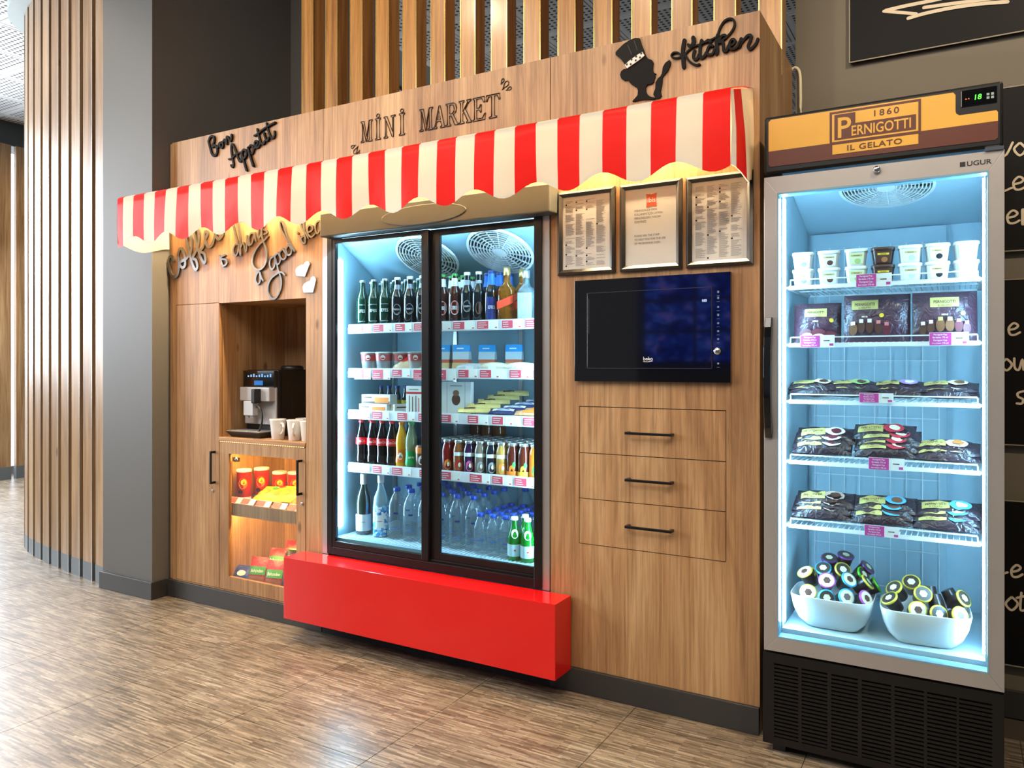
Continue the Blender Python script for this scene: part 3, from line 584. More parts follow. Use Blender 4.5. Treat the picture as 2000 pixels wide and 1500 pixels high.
for q in ((-3.188, -2.034), (-0.813, 0.0)): obj('baseboard_front', MB().box(q[0], q[1], -0.012, 0.0, 0, 0.094), SKIRT, kind='structure', bevel=0.002)
# tall cupboard door
d = obj('cupboard_door', MB().box(-3.1235, -2.7745, -0.001, 0.018, 0.102, 1.602), OAK, K, bevel=0.001)
bar_handle(d, (-2.806, 0.822), (-2.806, 0.650)); lock(d, -2.822, 0.609)
# coffee niche lining
n = MB()
n.box(-2.790, -2.772, 0.02, 0.45, 0.10, 1.601); n.box(-2.150, -2.132, 0.02, 0.45, 0.10, 1.601)
n.box(-2.790, -2.132, 0.45, 0.465, 0.10, 1.62); n.box(-2.772, -2.150, 0.02, 0.45, 1.601, 1.62)
n.box(-2.772, -2.150, 0.02, 0.45, 0.095, 0.115)
obj('niche_lining', n, OAK, K)
obj('worktop', MB().box(-2.772, -2.150, -0.004, 0.45, 0.878, 0.897), wood('oak_worktop', (150,104,66), (188,142,98), (206,164,120), axis='x'), K, bevel=0.001)
lr = MB()
for i in range(40): lr.box(-2.765+i*0.0153, -2.765+i*0.0153+0.008, -0.0035, -0.0005, 0.8725, 0.8765)
obj('led_rope', lr, emit('warm_led_dots', (255,214,150), 2.0), K, label='string of tiny warm lights')
# glazed cupboard door
d = obj('glazed_door', MB().box(-2.770, -2.700, -0.001, 0.018, 0.103, 0.870).box(-2.212, -2.152, -0.001, 0.018, 0.103, 0.870)
        .box(-2.700, -2.212, -0.001, 0.018, 0.813, 0.870).box(-2.700, -2.212, -0.001, 0.018, 0.103, 0.172), OAK, K)
CLEAR = glass('clear_pane', (246,250,250))
obj('pane', MB().box(-2.705, -2.207, 0.008, 0.012, 0.167, 0.818), CLEAR, d, label='clear glass pane')
bar_handle(d, (-2.176, 0.815), (-2.176, 0.643)); lock(d, -2.170, 0.600)
obj('hinge', MB().box(-2.700, -2.655, 0.020, 0.034, 0.770, 0.792).lathe([(0.012,0),(0.012,0.006),(0,0.006)], 12, (-2.668, 0.02, 0.781), axis='y'), CHROME, d)
obj('shelf', MB().box(-2.771, -2.151, 0.028, 0.44, 0.530, 0.550).box(-2.771, -2.151, 0.022, 0.040, 0.487, 0.550), OAK, K)
WLED = emit('warm_led', (255,206,130), 300.0)
obj('led_strip', MB().box(-2.76, -2.16, 0.030, 0.040, 0.858, 0.864), WLED, K)
obj('leak_stop', MB().box(-2.771, -2.151, 0.0185, 0.028, 0.840, 0.8775), OAK, K)  # added strip that stops LED light leaking out above the door
obj('led_strip', MB().box(-2.76, -2.16, 0.050, 0.060, 0.520, 0.526), WLED, K)
obj('led_strip', MB().box(-3.10, -0.10, -0.080, -0.062, 2.186, 2.194), emit('awning_led', (255,222,170), 420.0), K, label='warm light strip under the awning')
obj('led_channel', MB().box(-3.10, -0.10, -0.082, 0.0, 2.194, 2.199), WHITEPL, K)
# drawers
for z0, z1, hz in ((0.936, 1.113, 1.0215), (0.759, 0.933, 0.8465), (0.583, 0.756, 0.6715)):
    d = obj('drawer', MB().box(-0.6845, -0.1175, 0.001 if z0 > 0.6 else -0.0005, 0.02, z0, z1).box(-0.66, -0.14, 0.02, 0.40, z0+0.01, z1-0.03), OAK, K)
    bar_handle(d, (-0.485, hz), (-0.305, hz))
obj('drawer_gap', MB().box(-0.69, -0.11, 0.0205, 0.024, 0.578, 1.118), DARKIN, K)
# cream cable hanging by the right side
cb = MB(); cb.tube(catmull([(-0.005, 0.594, 2.49), (0.012, 0.592, 2.497), (0.030, 0.588, 2.47), (0.034, 0.586, 2.38), (0.034, 0.586, 2.2), (0.032, 0.586, 1.9)], 6), 0.006, 8)
tag(obj('power_cable', cb, M('cream_cable', (232,222,190), 0.5)), 'cream power cable hanging down beside the kiosk and the taupe wall', 'cable')

# ------------------------------------------------------------------ signs on the kiosk face
def sign(name, label, strokes, mat, y0=-0.009, y1=-0.0, parent=None, part='lettering'):
    if parent is None:
        x = sum(p[0] for _, q in strokes for p in q)/sum(len(q) for _, q in strokes)
        z = min(p[1] for _, q in strokes for p in q)
        parent = thing(name, label, 'sign', (x, 0, z))
    m = MB()
    for i, (w, p) in enumerate(strokes): m.stroke(p, w, y0-0.0009*(i % 5), y1)
    obj(part, m, mat, parent)
    return parent
t = sign('bon_appetit_sign', 'black cut-out script sign reading Bon Appetit at the upper left of the kiosk', S_BON, SIGN, part='word')
sign('', '', S_APP, SIGN, parent=t, part='word')
sign('kitchen_sign', 'black cut-out script sign reading Kitchen at the upper right of the kiosk', S_KIT, SIGN, part='word')
t = sign('coffee_sign', 'grey metal script sign reading coffee is always a good idea above the niche', S_COF, SIGNM, part='word')
for st in (S_IS, S_ALW, S_AGOOD, S_GOOD, S_IDEA): sign('', '', st, SIGNM, parent=t, part='word')
obj('heart', MB().prism(P_HEART, -0.008, 0.0), M('heart_silver', (176,176,180), 0.3, metal=0.6), t)
obj('heart', MB().prism(P_HEART2, -0.008, 0.0), MATS['heart_silver'], t)
t = thing('chef_silhouette', 'black chef head silhouette with hat, polka-dot band and spoon beside the Kitchen lettering', 'sign', (-0.36, 0, 2.2))
obj('head', MB().prism(P_HEAD, -0.008, 0.0), SIGN, t)
h = obj('hat', MB().prism(P_HAT, -0.010, 0.0), M('hat_black', (26,24,17), 0.6, spec=0.15), t)
pl = MB()
pl.stroke(P_PLEAT[0:2], 0.003, -0.0112, -0.009); pl.stroke(P_PLEAT[2:4], 0.003, -0.0108, -0.009)
obj('pleat', pl, INK, h)
bd = obj('hat_band', MB().prism(P_BAND, -0.013, -0.009), M('band_white', (226,220,206), 0.6), t)
for x, z in P_DOTS:
    obj('dot', MB().prism([(x+0.0038*math.cos(a*PI/5), z+0.0042*math.sin(a*PI/5)) for a in range(10)], -0.0138, -0.0125), INK, bd)
obj('spoon', MB().prism(P_SPOON, -0.008, 0.0), SIGN, t)

GLY = {
 'I': [[(.1,0),(.9,0),(.9,.05),(.68,.08),(.68,.92),(.9,.95),(.9,1),(.1,1),(.1,.95),(.32,.92),(.32,.08),(.1,.05)]],
 'M': [[(0,0),(.3,0),(.3,.05),(.18,.08),(.18,.85),(.45,0),(.5,0),(.72,.85),(.72,.08),(.6,.05),(.6,0),(1,0),(1,.05),(.9,.08),(.9,.92),(1,.95),(1,1),(.72,1),(.5,.25),(.28,1),(0,1),(0,.95),(.12,.92),(.12,.08),(0,.05)]],
 'N': [[(0,0),(.35,0),(.35,.05),(.22,.08),(.22,.8),(.72,0),(.82,0),(.82,.92),(1,.95),(1,1),(.6,1),(.6,.95),(.75,.92),(.75,.25),(.28,1),(0,1),(0,.95),(.14,.92),(.14,.08),(0,.05)]],
 'A': [[(0,0),(.33,0),(.33,.05),(.22,.08),(.32,.3),(.62,.3),(.7,.08),(.6,.05),(.6,0),(1,0),(1,.05),(.92,.08),(.58,1),(.48,1),(.13,.08),(0,.05)],[(.36,.37),(.6,.37),(.48,.75)]],
 'R': [[(0,0),(.42,0),(.42,.05),(.3,.08),(.3,.45),(.42,.45),(.72,0),(1,0),(1,.05),(.92,.07),(.6,.47),(.8,.58),(.85,.75),(.78,.92),(.6,1),(0,1),(0,.95),(.12,.92),(.12,.08),(0,.05)],[(.3,.53),(.5,.53),(.65,.62),(.67,.75),(.6,.88),(.48,.93),(.3,.93)]],
 'K': [[(0,0),(.42,0),(.42,.05),(.3,.08),(.3,.42),(.38,.5),(.68,.08),(.58,.05),(.58,0),(1,0),(1,.05),(.9,.08),(.5,.62),(.82,.92),(.95,.95),(.95,1),(.6,1),(.6,.95),(.7,.92),(.3,.52),(.3,.92),(.42,.95),(.42,1),(0,1),(0,.95),(.12,.92),(.12,.08),(0,.05)]],
 'E': [[(0,0),(.95,0),(1,.28),(.92,.26),(.75,.08),(.3,.08),(.3,.46),(.5,.46),(.6,.34),(.66,.34),(.66,.68),(.6,.68),(.5,.54),(.3,.54),(.3,.93),(.7,.93),(.85,.76),(.93,.74),(.9,1),(0,1),(0,.95),(.12,.92),(.12,.08),(0,.05)]],
 'T': [[(.22,0),(.78,0),(.78,.05),(.6,.08),(.6,.93),(.8,.93),(.93,.74),(1,.74),(.97,1),(.03,1),(0,.74),(.07,.74),(.2,.93),(.4,.93),(.4,.08),(.22,.05)]]}
t = thing('mini_market_sign', 'outlined serif lettering reading MINI MARKET with leaf flourishes above the awning', 'sign', (-1.42, 0, 2.25))
OUT = M('sign_outline', (44,30,22), 0.5)
for ch, x0, x1 in (('M',-1.798,-1.729),('I',-1.716,-1.676),('N',-1.662,-1.595),('I',-1.578,-1.538),('M',-1.460,-1.388),('A',-1.386,-1.323),('R',-1.319,-1.254),('K',-1.251,-1.185),('E',-1.180,-1.117),('T',-1.115,-1.046)):
    m = MB(); w = x1-x0
    for g in GLY[ch]: m.tube([(x0+a*w, -0.002, 2.303+b*0.097) for a, b in g], 0.0021, 5, closed=True)
    if ch == 'I': m.tube([(x0+w/2+0.0085*math.cos(a*PI/6), -0.002, 2.412+0.0085*math.sin(a*PI/6)) for a in range(12)], 0.0021, 5, closed=True)
    obj('letter', m, OUT, t)
for LV in (P_LEAF, P_LEAF2):
    for i in range(0, 6, 2):
        (ax, az), (bx, bz) = LV[i], LV[i+1]; dx, dz = bx-ax, bz-az; l = math.hypot(dx, dz); nx, nz = -dz/l, dx/l
        p = [(ax+dx*s+nx*l*k, -0.002, az+dz*s+nz*l*k) for s, k in ((0,0),(.3,.06),(.55,.2),(.8,.24),(.97,.12),(1,0),(.97,-.12),(.8,-.24),(.55,-.2),(.3,-.06))]
        obj('leaf', MB().tube(p, 0.0018, 5, closed=True), OUT, t)

# ------------------------------------------------------------------ awning
AWR = vinyl('awning_red', (222,34,28), 0.15); AWW = vinyl('awning_white', (230,226,212), 0.35)
aw = thing('striped_awning', 'red and white striped vinyl awning with scalloped edge across the kiosk', 'awning', (-1.6, 0, 2.23))
def zlow(x): return 1.909-0.0235*math.cos(2*PI*(x+0.071)/0.2585)
def aw_section(x, red):
    wv = 0.006*math.sin(x*7.3)+0.004*math.sin(x*17.0+1.0)
    zl = zlow(x); pts = [(x, 0.0, 2.236), (x, -0.15, 2.196), (x, -0.285, 2.150), (x, -0.300, 2.139)]
    for k in (0.15, 0.4, 0.7, 1.0): pts.append((x, -0.300+wv*k-0.004*math.sin(k*2.5), 2.139+(zl-2.139)*k))
    return pts
edges = [-0.023-0.0866*k for k in range(37)]+[-3.190]
ca = MB()
for i in range(len(edges)-1):
    x1, x0 = edges[i], edges[i+1]
    xs = [x0+(x1-x0)*k/4 for k in range(5)]
    secs = [aw_section(x, 0) for x in xs]
    n = len(secs[0]); vs = [p for s_ in secs for p in s_]
    fs = [(a*n+j, a*n+j+1, (a+1)*n+j+1, (a+1)*n+j) for a in range(4) for j in range(n-1)]
    ca.add(vs, fs, i % 2, True)
obj('canopy', ca, [AWR, AWW], aw)
ln = MB(); LIN_ = vinyl('awning_lining', (236,226,204), 0.45)      # the cream back of the vinyl
ln.add([(x, y+(0.004 if y < -0.29 else 0.0), z-(0.004 if y > -0.29 else 0.0)+(0.003 if z < 2.0 else 0)) for x, y, z in ca.v], [q[::-1] for q in ca.f], 0, True)
obj('lining', ln, LIN_, aw)
def flap(x, bow, stripes):
    m = MB(); N = 16
    for k in range(N):
        ys = [-0.300+0.300*k/N, -0.300+0.300*(k+1)/N]; v = []
        for y in ys:
            s_ = (y+0.3)/0.3; xt = x; xb = x+bow*math.sin(PI*min(1, s_*1.2))
            zt = 2.139+0.097*s_; zl = 1.905-0.03*math.sin(PI*s_)**2+0.01*s_
            v += [(xt, y, zt), (0.5*(xt+xb)+bow*0.2, y, 0.5*(zt+zl)), (xb, y, zl)]
        m.add(v, [(0,1,4,3), (1,2,5,4)], stripes(s_), True)
    return m
obj('side_flap', flap(-0.023, 0.020, lambda s_: 1 if s_ < 0.18 else (0 if s_ < 0.5 else 1)), [AWR, AWW], aw)
obj('side_flap', flap(-3.190, -0.02, lambda s_: 0 if s_ < 0.12 else 1), [AWR, AWW], aw)
obj('lining', flap(-3.186, -0.02, lambda s_: 0), LIN_, aw); obj('lining', flap(-0.027, 0.020, lambda s_: 0), LIN_, aw)
obj('front_rail', MB().tube([(-3.185, -0.290, 2.136), (-0.03, -0.290, 2.136)], 0.006, 8), WHITEPL, aw)

# ------------------------------------------------------------------ red bench
bn = thing('red_bench', 'glossy red lacquered box bench in front of the drinks fridge', 'bench', (-1.428, -0.075, 0))
obj('box', MB().box(-2.141, -0.715, -0.149, -0.0125, 0.0895, 0.3765), RED, bn, bevel=0.0015)
obj('void_shade', MB().box(-2.03, -0.81, -0.012, 0.02, 0.0, 0.0895), DARKIN, bn)  # near-black sheet standing in for the shade of the void under the fridge

# ------------------------------------------------------------------ picture frames
FRB = M('frame_black', (26,25,24), 0.3, coat=0.3)
def frame(x0, x1, z0, z1, label, wr):
    t = thing('picture_frame', label, 'picture frame', ((x0+x1)/2, 0, z0), group='notices above the oven')
    w = 0.022; m = MB()
    o = [(x0,z0),(x1,z0),(x1,z1),(x0,z1)]; i = [(x0+w,z0+w),(x1-w,z0+w),(x1-w,z1-w),(x0+w,z1-w)]
    c = [(x0+w*.45,z0+w*.45),(x1-w*.45,z0+w*.45),(x1-w*.45,z1-w*.45),(x0+w*.45,z1-w*.45)]
    v = [(a,0.0,b) for a,b in o]+[(a,-0.012,b) for a,b in o]+[(a,-0.020,b) for a,b in c]+[(a,-0.010,b) for a,b in i]
    fs = []
    for k in range(3):
        for q in range(4): fs.append((k*4+q, k*4+(q+1)%4, (k+1)*4+(q+1)%4, (k+1)*4+q))
    m.add(v, fs); obj('moulding', m, FRB, t)
    pg = obj('sheet', MB().box(x0+w-.003, x1-w+.003, -0.008, -0.001, z0+w-.003, z1-w+.003), PAPER, t)
    wr(pg, x0+w, x1-w, z0+w, z1-w)
    obj('glazing', MB().box(x0+w-.002, x1-w+.002, -0.0102, -0.0098, z0+w-.002, z1-w+.002), glass('picture_glass', (252,252,252), 0.02, 1.3), t)
    return t
def onplane(y): return lambda u, v: (u, y, v)
def rules(seed, gap):
    def wr(pg, x0, x1, z0, z1):
        r = random.Random(seed); m = MB(); b = MB(); nc = 4; cw = (x1-x0-0.024)/nc
        for c in range(nc):
            xs = x0+0.012+c*cw; z = z1-0.016
            while z > z0+0.012:
                k = r.random()
                if k < 0.045:
                    b.box(xs, xs+0.006, -0.0086, -0.008, z-0.006, z); z -= 0.009
                elif k < gap: z -= 0.008
                else:
                    m.box(xs, xs+cw*r.uniform(0.45, 0.9), -0.0085, -0.008, z-0.0011, z); z -= 0.0036
        obj('fine_print', m, M('grey_print', (142,138,132), 0.8), pg); obj('bullet', b, INK, pg)
    return wr
def notice(pg, x0, x1, z0, z1):
    cx = (x0+x1)/2; m = MB()
    q = [(-1,-1),(0,-.86),(1,-1),(.88,0),(1,1),(0,.86),(-1,1),(-.88,0)]
    lg = obj('logo', MB().prism([(cx+.004+a*0.0205, z1-0.046+b*0.025) for a, b in q], -0.0088, -0.008), M('logo_orange', (226,84,40), 0.5), pg)
    obj('logo_text', MB().mapped(text_uv('ibis', 0.017, 0.01, 1.0, u=cx+.004, v=z1-0.053), onplane(-0.0090)), WHITEPL, pg)
    for k, (s_, z) in enumerate((('MİKRODALGA FIRIN', 1.847), ('KULLANIMI İÇİN LÜTFEN', 1.833), ('PERSONELDEN YARDIM', 1.819), ('İSTEYİNİZ', 1.805),
                 ('PLEASE ASK THE STAFF', 1.753), ('TO HELP YOU FOR THE USE', 1.739), ('OF MICROWAVE OVEN', 1.725))):
        obj('text_line', MB().mapped(text_uv(s_, 0.0072, 0.0, 0.92, 'LEFT', u=x0+0.035, v=z), onplane(-0.0086)), INK, pg)
frame(-0.775, -0.532, 1.627, 1.954, 'black framed sheet of fine print, leftmost notice above the oven', rules(3, 0.14))
frame(-0.512, -0.272, 1.626, 1.953, 'black framed notice with an orange logo above the oven', notice)
frame(-0.257, -0.020, 1.625, 1.951, 'black framed sheet of fine print, rightmost notice under the awning end', rules(11, 0.10))

# ------------------------------------------------------------------ built-in microwave
mw = thing('built_in_microwave', 'black glass built-in microwave oven below the framed notices', 'microwave', (-0.395, 0, 1.213))
obj('fascia', MB().box(-0.697, -0.0945, -0.020, -0.0005, 1.213, 1.6025), BLKGLOSS, mw, bevel=0.001)
dr = obj('door', MB().box(-0.640, -0.160, -0.0265, -0.0205, 1.264, 1.550), BLKGLOSS, mw, bevel=0.001)
tr = MB()
tr.box(-0.642, -0.158, -0.0268, -0.0205, 1.2620, 1.2640).box(-0.642, -0.158, -0.0268, -0.0205, 1.550, 1.5520).box(-0.6425, -0.6405, -0.0268, -0.0205, 1.262, 1.552).box(-0.1595, -0.1575, -0.0268, -0.0205, 1.262, 1.552)
obj('trim', tr, M('dark_chrome', (120,120,122), 0.2, metal=0.9), dr)
obj('handle_groove', MB().box(-0.634, -0.631, -0.0272, -0.026, 1.395, 1.53), MATS['dark_chrome'], dr)
obj('brand_lettering', MB().mapped(text_uv('beko', 0.013, 0.004, 1.0, u=-0.395, v=1.293), onplane(-0.0268)).stroke([(-0.413, 1.2885), (-0.395, 1.2875), (-0.377, 1.2905)], 0.0016, -0.0270, -0.0266), WHITEPL, dr)
DISP = emit('clock_digits', (215,228,255), 2.0)
obj('clock', MB().mapped(text_uv('0:03', 0.0085, 0.004, 0.8, u=-0.185, v=1.500), onplane(-0.0268)), DISP, dr)
ICON = emit('touch_icon', (190,198,215), 0.5)
for k, z in enumerate((1.533, 1.512, 1.480, 1.452, 1.423, 1.395, 1.367, 1.281)):
    m = MB()
    if k in (0, 1, 3): m.box(-0.141, -0.135, -0.0206, -0.0199, z-0.004, z+0.004)
    else: m.mapped(disc_uv(-0.138, z, 0.0036), onplane(-0.0204))
    m.box(-0.143, -0.133, -0.0205, -0.0199, z-0.0135, z-0.0128)
    obj('touch_icon', m, ICON, mw)
kn = MB(); kn.lathe([(0.0125, 0.020), (0.0125, 0.034), (0.0110, 0.037), (0.0, 0.037)], 24, (-0.138, 0, 1.324), axis='y')
obj('knob', kn, CHROME, mw, label='round chrome dial')

# ------------------------------------------------------------------ drinks fridge with sliding doors
COOL = emit('cool_led', (184,226,255), 110.0)
def fan(parent, c, R, tilt, rings=9, spokes=16, back=True):
    mt = Matrix.Translation(c) @ Matrix.Rotation(tilt, 4, 'X')      # local disc in xy, facing -z
    def ring(m, r0, w, z0, z1, seg=28):
        v = []; fs = []
        for k in range(seg):
            t = 2*PI*k/seg; cs, sn = math.cos(t), math.sin(t)
            for r, z in ((r0-w, z0), (r0+w, z0), (r0+w, z1), (r0-w, z1)): v.append(mt @ Vector((r*cs, r*sn, z)))
        for k in range(seg):
            a, b = 4*k, 4*((k+1) % seg)
            for q in range(4): fs.append((a+q, b+q, b+(q+1) % 4, a+(q+1) % 4))
        m.add(v, fs)
    m = MB()
    for i in range(rings): ring(m, R*(0.22+0.78*i/(rings-1)), R*0.011 if i < rings-1 else R*0.035, -0.012, -0.004)
    for k in range(spokes):
        t = 2*PI*k/spokes; d = Vector((math.cos(t), math.sin(t), 0)); n = Vector((-d.y, d.x, 0))*R*0.010
        p = [d*R*0.2-n, d*R*0.2+n, d*R+n, d*R-n]
        m.hexa([mt @ (q+Vector((0,0,-0.011))) for q in p]+[mt @ (q+Vector((0,0,-0.004))) for q in p])
    m.add([mt @ Vector((R*0.2*math.cos(2*PI*k/16), R*0.2*math.sin(2*PI*k/16), -0.013)) for k in range(16)], [tuple(range(15, -1, -1))])
    g_ = obj('fan_grille', m, WHITEPL, parent, label='round white fan grille')
    if back:
        b = MB(); b.add([mt @ Vector((R*0.97*math.cos(2*PI*k/24), R*0.97*math.sin(2*PI*k/24), -0.002)) for k in range(24)], [tuple(range(23, -1, -1))])
        obj('fan_opening', b, M('fan_shadow', (40,52,60), 0.8), g_)
    return g_
F = thing('drinks_fridge', 'tall black-framed drinks fridge with two sliding glass doors in the kiosk', 'fridge', (-1.425, 0.28, 0))
INNER = M('fridge_liner', (134,164,176), 0.4)
c = MB()
c.box(-2.033, -1.985, 0.03, 0.55, 0.10, 1.90); c.box(-0.855, -0.814, 0.03, 0.55, 0.10, 1.90)
c.box(-1.985, -0.855, 0.50, 0.55, 0.10, 1.90); c.box(-1.985, -0.855, 0.02, 0.50, 0.37, 0.455); c.box(-1.985, -0.855, 0.03, 0.50, 1.888, 1.90)
c.box(-1.985, -0.855, 0.03, 0.50, 0.10, 0.37)
obj('liner', c, INNER, F)
obj('side_strip', MB().box(-2.0335, -1.997, -0.006, 0.03, 0.377, 1.90), SILVER, F)
obj('side_strip', MB().box(-0.846, -0.8135, -0.006, 0.03, 0.377, 1.90), SILVER, F)
fr = MB()
fr.box(-1.997, -1.967, -0.014, 0.03, 0.383, 1.90); fr.box(-0.880, -0.846, -0.014, 0.03, 0.383, 1.90)
fr.box(-1.967, -0.880, -0.014, 0.03, 1.868, 1.90); fr.box(-1.967, -0.880, -0.014, 0.03, 0.383, 0.418)
fr.box(-1.967, -0.880, 0.000, 0.004, 0.418, 0.428)
obj('door_track', fr, FRAMEBLK, F, bevel=0.0015)
FRGL = glass('fridge_glass', (236,248,250), 0.0, 1.42)
def sliding(x0, x1, sl, sr, y0, y1, zb, zt):
    d = MB()
    d.box(x0, x0+sl, y0, y1, 0.420, 1.867); d.box(x1-sr, x1, y0, y1, 0.420, 1.867)
    d.box(x0+sl, x1-sr, y0, y1, 0.420, zb); d.box(x0+sl, x1-sr, y0, y1, zt, 1.867)
    o = obj('sliding_door', d, FRAMEBLK, F, bevel=0.0015)
    obj('pane', MB().box(x0+sl-0.004, x1-sr+0.004, (y0+y1)/2-0.002, (y0+y1)/2+0.002, zb-0.004, zt+0.004), FRGL, o, label='clear glass pane')
    return o
sliding(-1.966, -1.405, 0.019, 0.038, -0.012, 0.004, 0.446, 1.848)
sliding(-1.412, -0.881, 0.0545, 0.004, 0.007, 0.023, 0.458, 1.840)
# header
HD = M('header_grey', (86,88,82), 0.42)
hb = obj('header_box', MB().box(-1.980, -0.774, -0.080, -0.0005, 1.870, 1.981), HD, F, bevel=0.006)
ov = MB(); pts = [(-1.382+0.223*math.cos(2*PI*k/48), 1.917+0.042*math.sin(2*PI*k/48)) for k in range(48)]
ov.prism(pts, -0.088, -0.079); obj('oval_badge', ov, HD, hb, bevel=0.002)
# slanted evaporator cover with fans
P0, P1 = (0.05, 1.886), (0.44, 1.650)
ev = MB(); ev.hexa([(-1.984,P0[0],P0[1]-0.012),(-0.856,P0[0],P0[1]-0.012),(-0.856,P1[0],P1[1]-0.012),(-1.984,P1[0],P1[1]-0.012),(-1.984,P0[0],P0[1]),(-0.856,P0[0],P0[1]),(-0.856,P1[0],P1[1]),(-1.984,P1[0],P1[1])])
ec = obj('evaporator_cover', ev, INNER, F)
tilt = -math.atan2(P0[1]-P1[1], P1[0]-P0[0])
def on_ev(y): return P0[1]-(P0[1]-P1[1])*(y-P0[0])/(P1[0]-P0[0])-0.014
fan(ec, (-1.560, 0.195, on_ev(0.195)), 0.150, tilt); fan(ec, (-1.162, 0.195, on_ev(0.195)), 0.150, tilt)
obj('led_strip', MB().box(-1.9845, -1.978, 0.034, 0.075, 0.50, 1.78), COOL, F, label='bright cool light strip')
obj('led_strip', MB().box(-0.862, -0.8555, 0.034, 0.060, 0.50, 1.78), COOL, F, label='bright cool light strip')
obj('led_strip', MB().box(-1.95, -0.89, 0.034, 0.046, 1.862, 1.868), COOL, F, label='bright cool light strip')
obj('shelf_rail', MB().box(-1.985, -1.981, 0.46, 0.48, 0.5, 1.6).box(-0.859, -0.855, 0.46, 0.48, 0.5, 1.6).box(-1.62, -1.60, 0.492, 0.4995, 0.5, 1.6).box(-1.24, -1.22, 0.492, 0.4995, 0.5, 1.6), SILVER, F)
SHZ = (1.455, 1.243, 1.043, 0.787)         # shelf surfaces
STRIP = M('price_strip', (228,232,238), 0.35)
rc = random.Random(5)
for k, z in enumerate(SHZ):
    s_ = MB(); s_.box(-1.978, -0.862, 0.108, 0.488, z-0.010, z)
    sh = obj('shelf', s_, WHITEPL, F)
    obj('price_strip', MB().hexa([(-1.968,0.100,z-0.028),(-0.868,0.100,z-0.028),(-0.868,0.108,z-0.028),(-1.968,0.108,z-0.028),(-1.968,0.104,z+0.017),(-0.868,0.104,z+0.017),(-0.868,0.108,z+0.017),(-1.968,0.108,z+0.017)]), STRIP, sh)
    x = -1.95+rc.uniform(0, 0.03)
    while x < -0.94:
        w = rc.uniform(0.050, 0.064); h0, h1 = z-0.024, z+0.013
        if k == 1 and rc.random() < 0.4: h0 -= 0.012
        y0 = 0.0985; wr = w+rc.uniform(0.035, 0.055)
        cd_ = MB(); cd_.box(x, x+wr, y0-0.0012, y0, h0, h1)
        cc = MB(); cc.box(x+0.001, x+w, y0-0.0018, y0-0.001, h0+0.002, h1-0.002)
        lt = MB()
        for q in range(3): lt.box(x+0.006, x+w*rc.uniform(0.55, 0.9), y0-0.0022, y0-0.0016, h0+0.008+q*0.009, h0+0.0105+q*0.009)
        pd = MB(); pd.box(x+wr-0.014, x+wr-0.004, y0-0.0016, y0-0.001, h0+0.004, h0+0.009)
        obj('price_card', MB_join(cd_, cc, lt, pd), [PAPER, PINKCARD, PAPER, PINKCARD], sh)
        x += wr+rc.choice((0.012, 0.02, 0.05))

# ------------------------------------------------------------------ upright ice cream freezer
Z = thing('ice_cream_freezer', 'tall glass-door ice cream freezer with yellow and brown header on the right', 'freezer', (0.37, 0.2, 0))
FB = M('freezer_black', (13,11,10), 0.35)
LIN = M('freezer_liner', (196,220,232), 0.4)
c = MB()
c.box(0.040, 0.086, -0.055, 0.50, 0.325, 1.96); c.box(0.662, 0.704, -0.055, 0.50, 0.325, 1.96)
c.box(0.086, 0.662, 0.45, 0.50, 0.325, 1.96); c.box(0.086, 0.662, -0.055, 0.45, 0.325, 0.400); c.box(0.086, 0.662, -0.055, 0.45, 1.94, 1.96)
obj('liner', c, LIN, Z)
obj('casing', MB().box(0.037, 0.040, -0.058, 0.50, 0.325, 1.90).box(0.704, 0.707, -0.058, 0.50, 0.325, 1.90).box(0.037, 0.707, 0.50, 0.505, 0.03, 2.09), SILVER, Z)
hd = obj('header', MB().box(0.037, 0.705, -0.105, 0.50, 1.905, 2.094), FB, Z, bevel=0.008)
YEL = M('gelato_yellow', (226,172,66), 0.35); BRN = M('gelato_brown', (96,50,34), 0.35)
# printed panel: yellow over brown with a notch for the controller
pn = obj('header_panel', MB().prism([(0.052,1.979),(0.692,1.979),(0.692,2.004),(0.688,2.010),(0.596,2.010),(0.588,2.016),(0.586,2.024),(0.586,2.072),(0.580,2.080),(0.060,2.083),(0.052,2.076)], -0.1068, -0.104), YEL, hd)
obj('brown_band', MB().prism([(0.052,1.936),(0.058,1.928),(0.686,1.925),(0.692,1.932),(0.692,1.979),(0.052,1.979)], -0.1068, -0.104), BRN, hd)
y = -0.1072
lg = MB(); lg.box(0.240,0.496,y-0.0004,y,1.972,2.0765); lg.box(0.248,0.489,y-0.0004,y,1.942,1.9725,1)
lg.box(0.247,0.489,y-0.0008,y-0.0004,1.981,2.069,1)
lg.prism([(0.254,1.986),(0.483,1.986),(0.483,2.032),(0.315,2.032),(0.315,2.066),(0.254,2.066)], y-0.0012, y-0.0008)
lo = obj('logo', lg, [BRN, YEL], hd)
lt = MB()
lt.mapped(text_uv('P', 0.062, 0.012, 0.95, u=0.281, v=1.993), onplane(y-0.0016))
lt.mapped(text_uv('ERNIGOTTI', 0.030, 0.014, 0.755, 'LEFT', u=0.302, v=1.994), onplane(y-0.0016))
obj('lettering', lt, YEL, hd)
lt = MB(); lt.mapped(text_uv('1860', 0.0185, 0.012, 1.15, u=0.400, v=2.044, space=1.3), onplane(y-0.0016)); lt.mapped(text_uv('IL GELATO', 0.0165, 0.014, 1.25, u=0.368, v=1.949, space=1.1), onplane(y-0.0016))
obj('lettering', lt, BRN, hd)
ct_ = obj('controller', MB().box(0.600, 0.690, -0.1075, -0.104, 2.032, 2.081), BLKGLOSS, hd, bevel=0.004)
obj('display', MB().mapped(text_uv('18', 0.0145, 0.01, 1.0, u=0.641, v=2.049, shear=0.1), onplane(-0.1080)), emit('green_digits', (90,255,70), 3.0), ct_)
bt = MB()
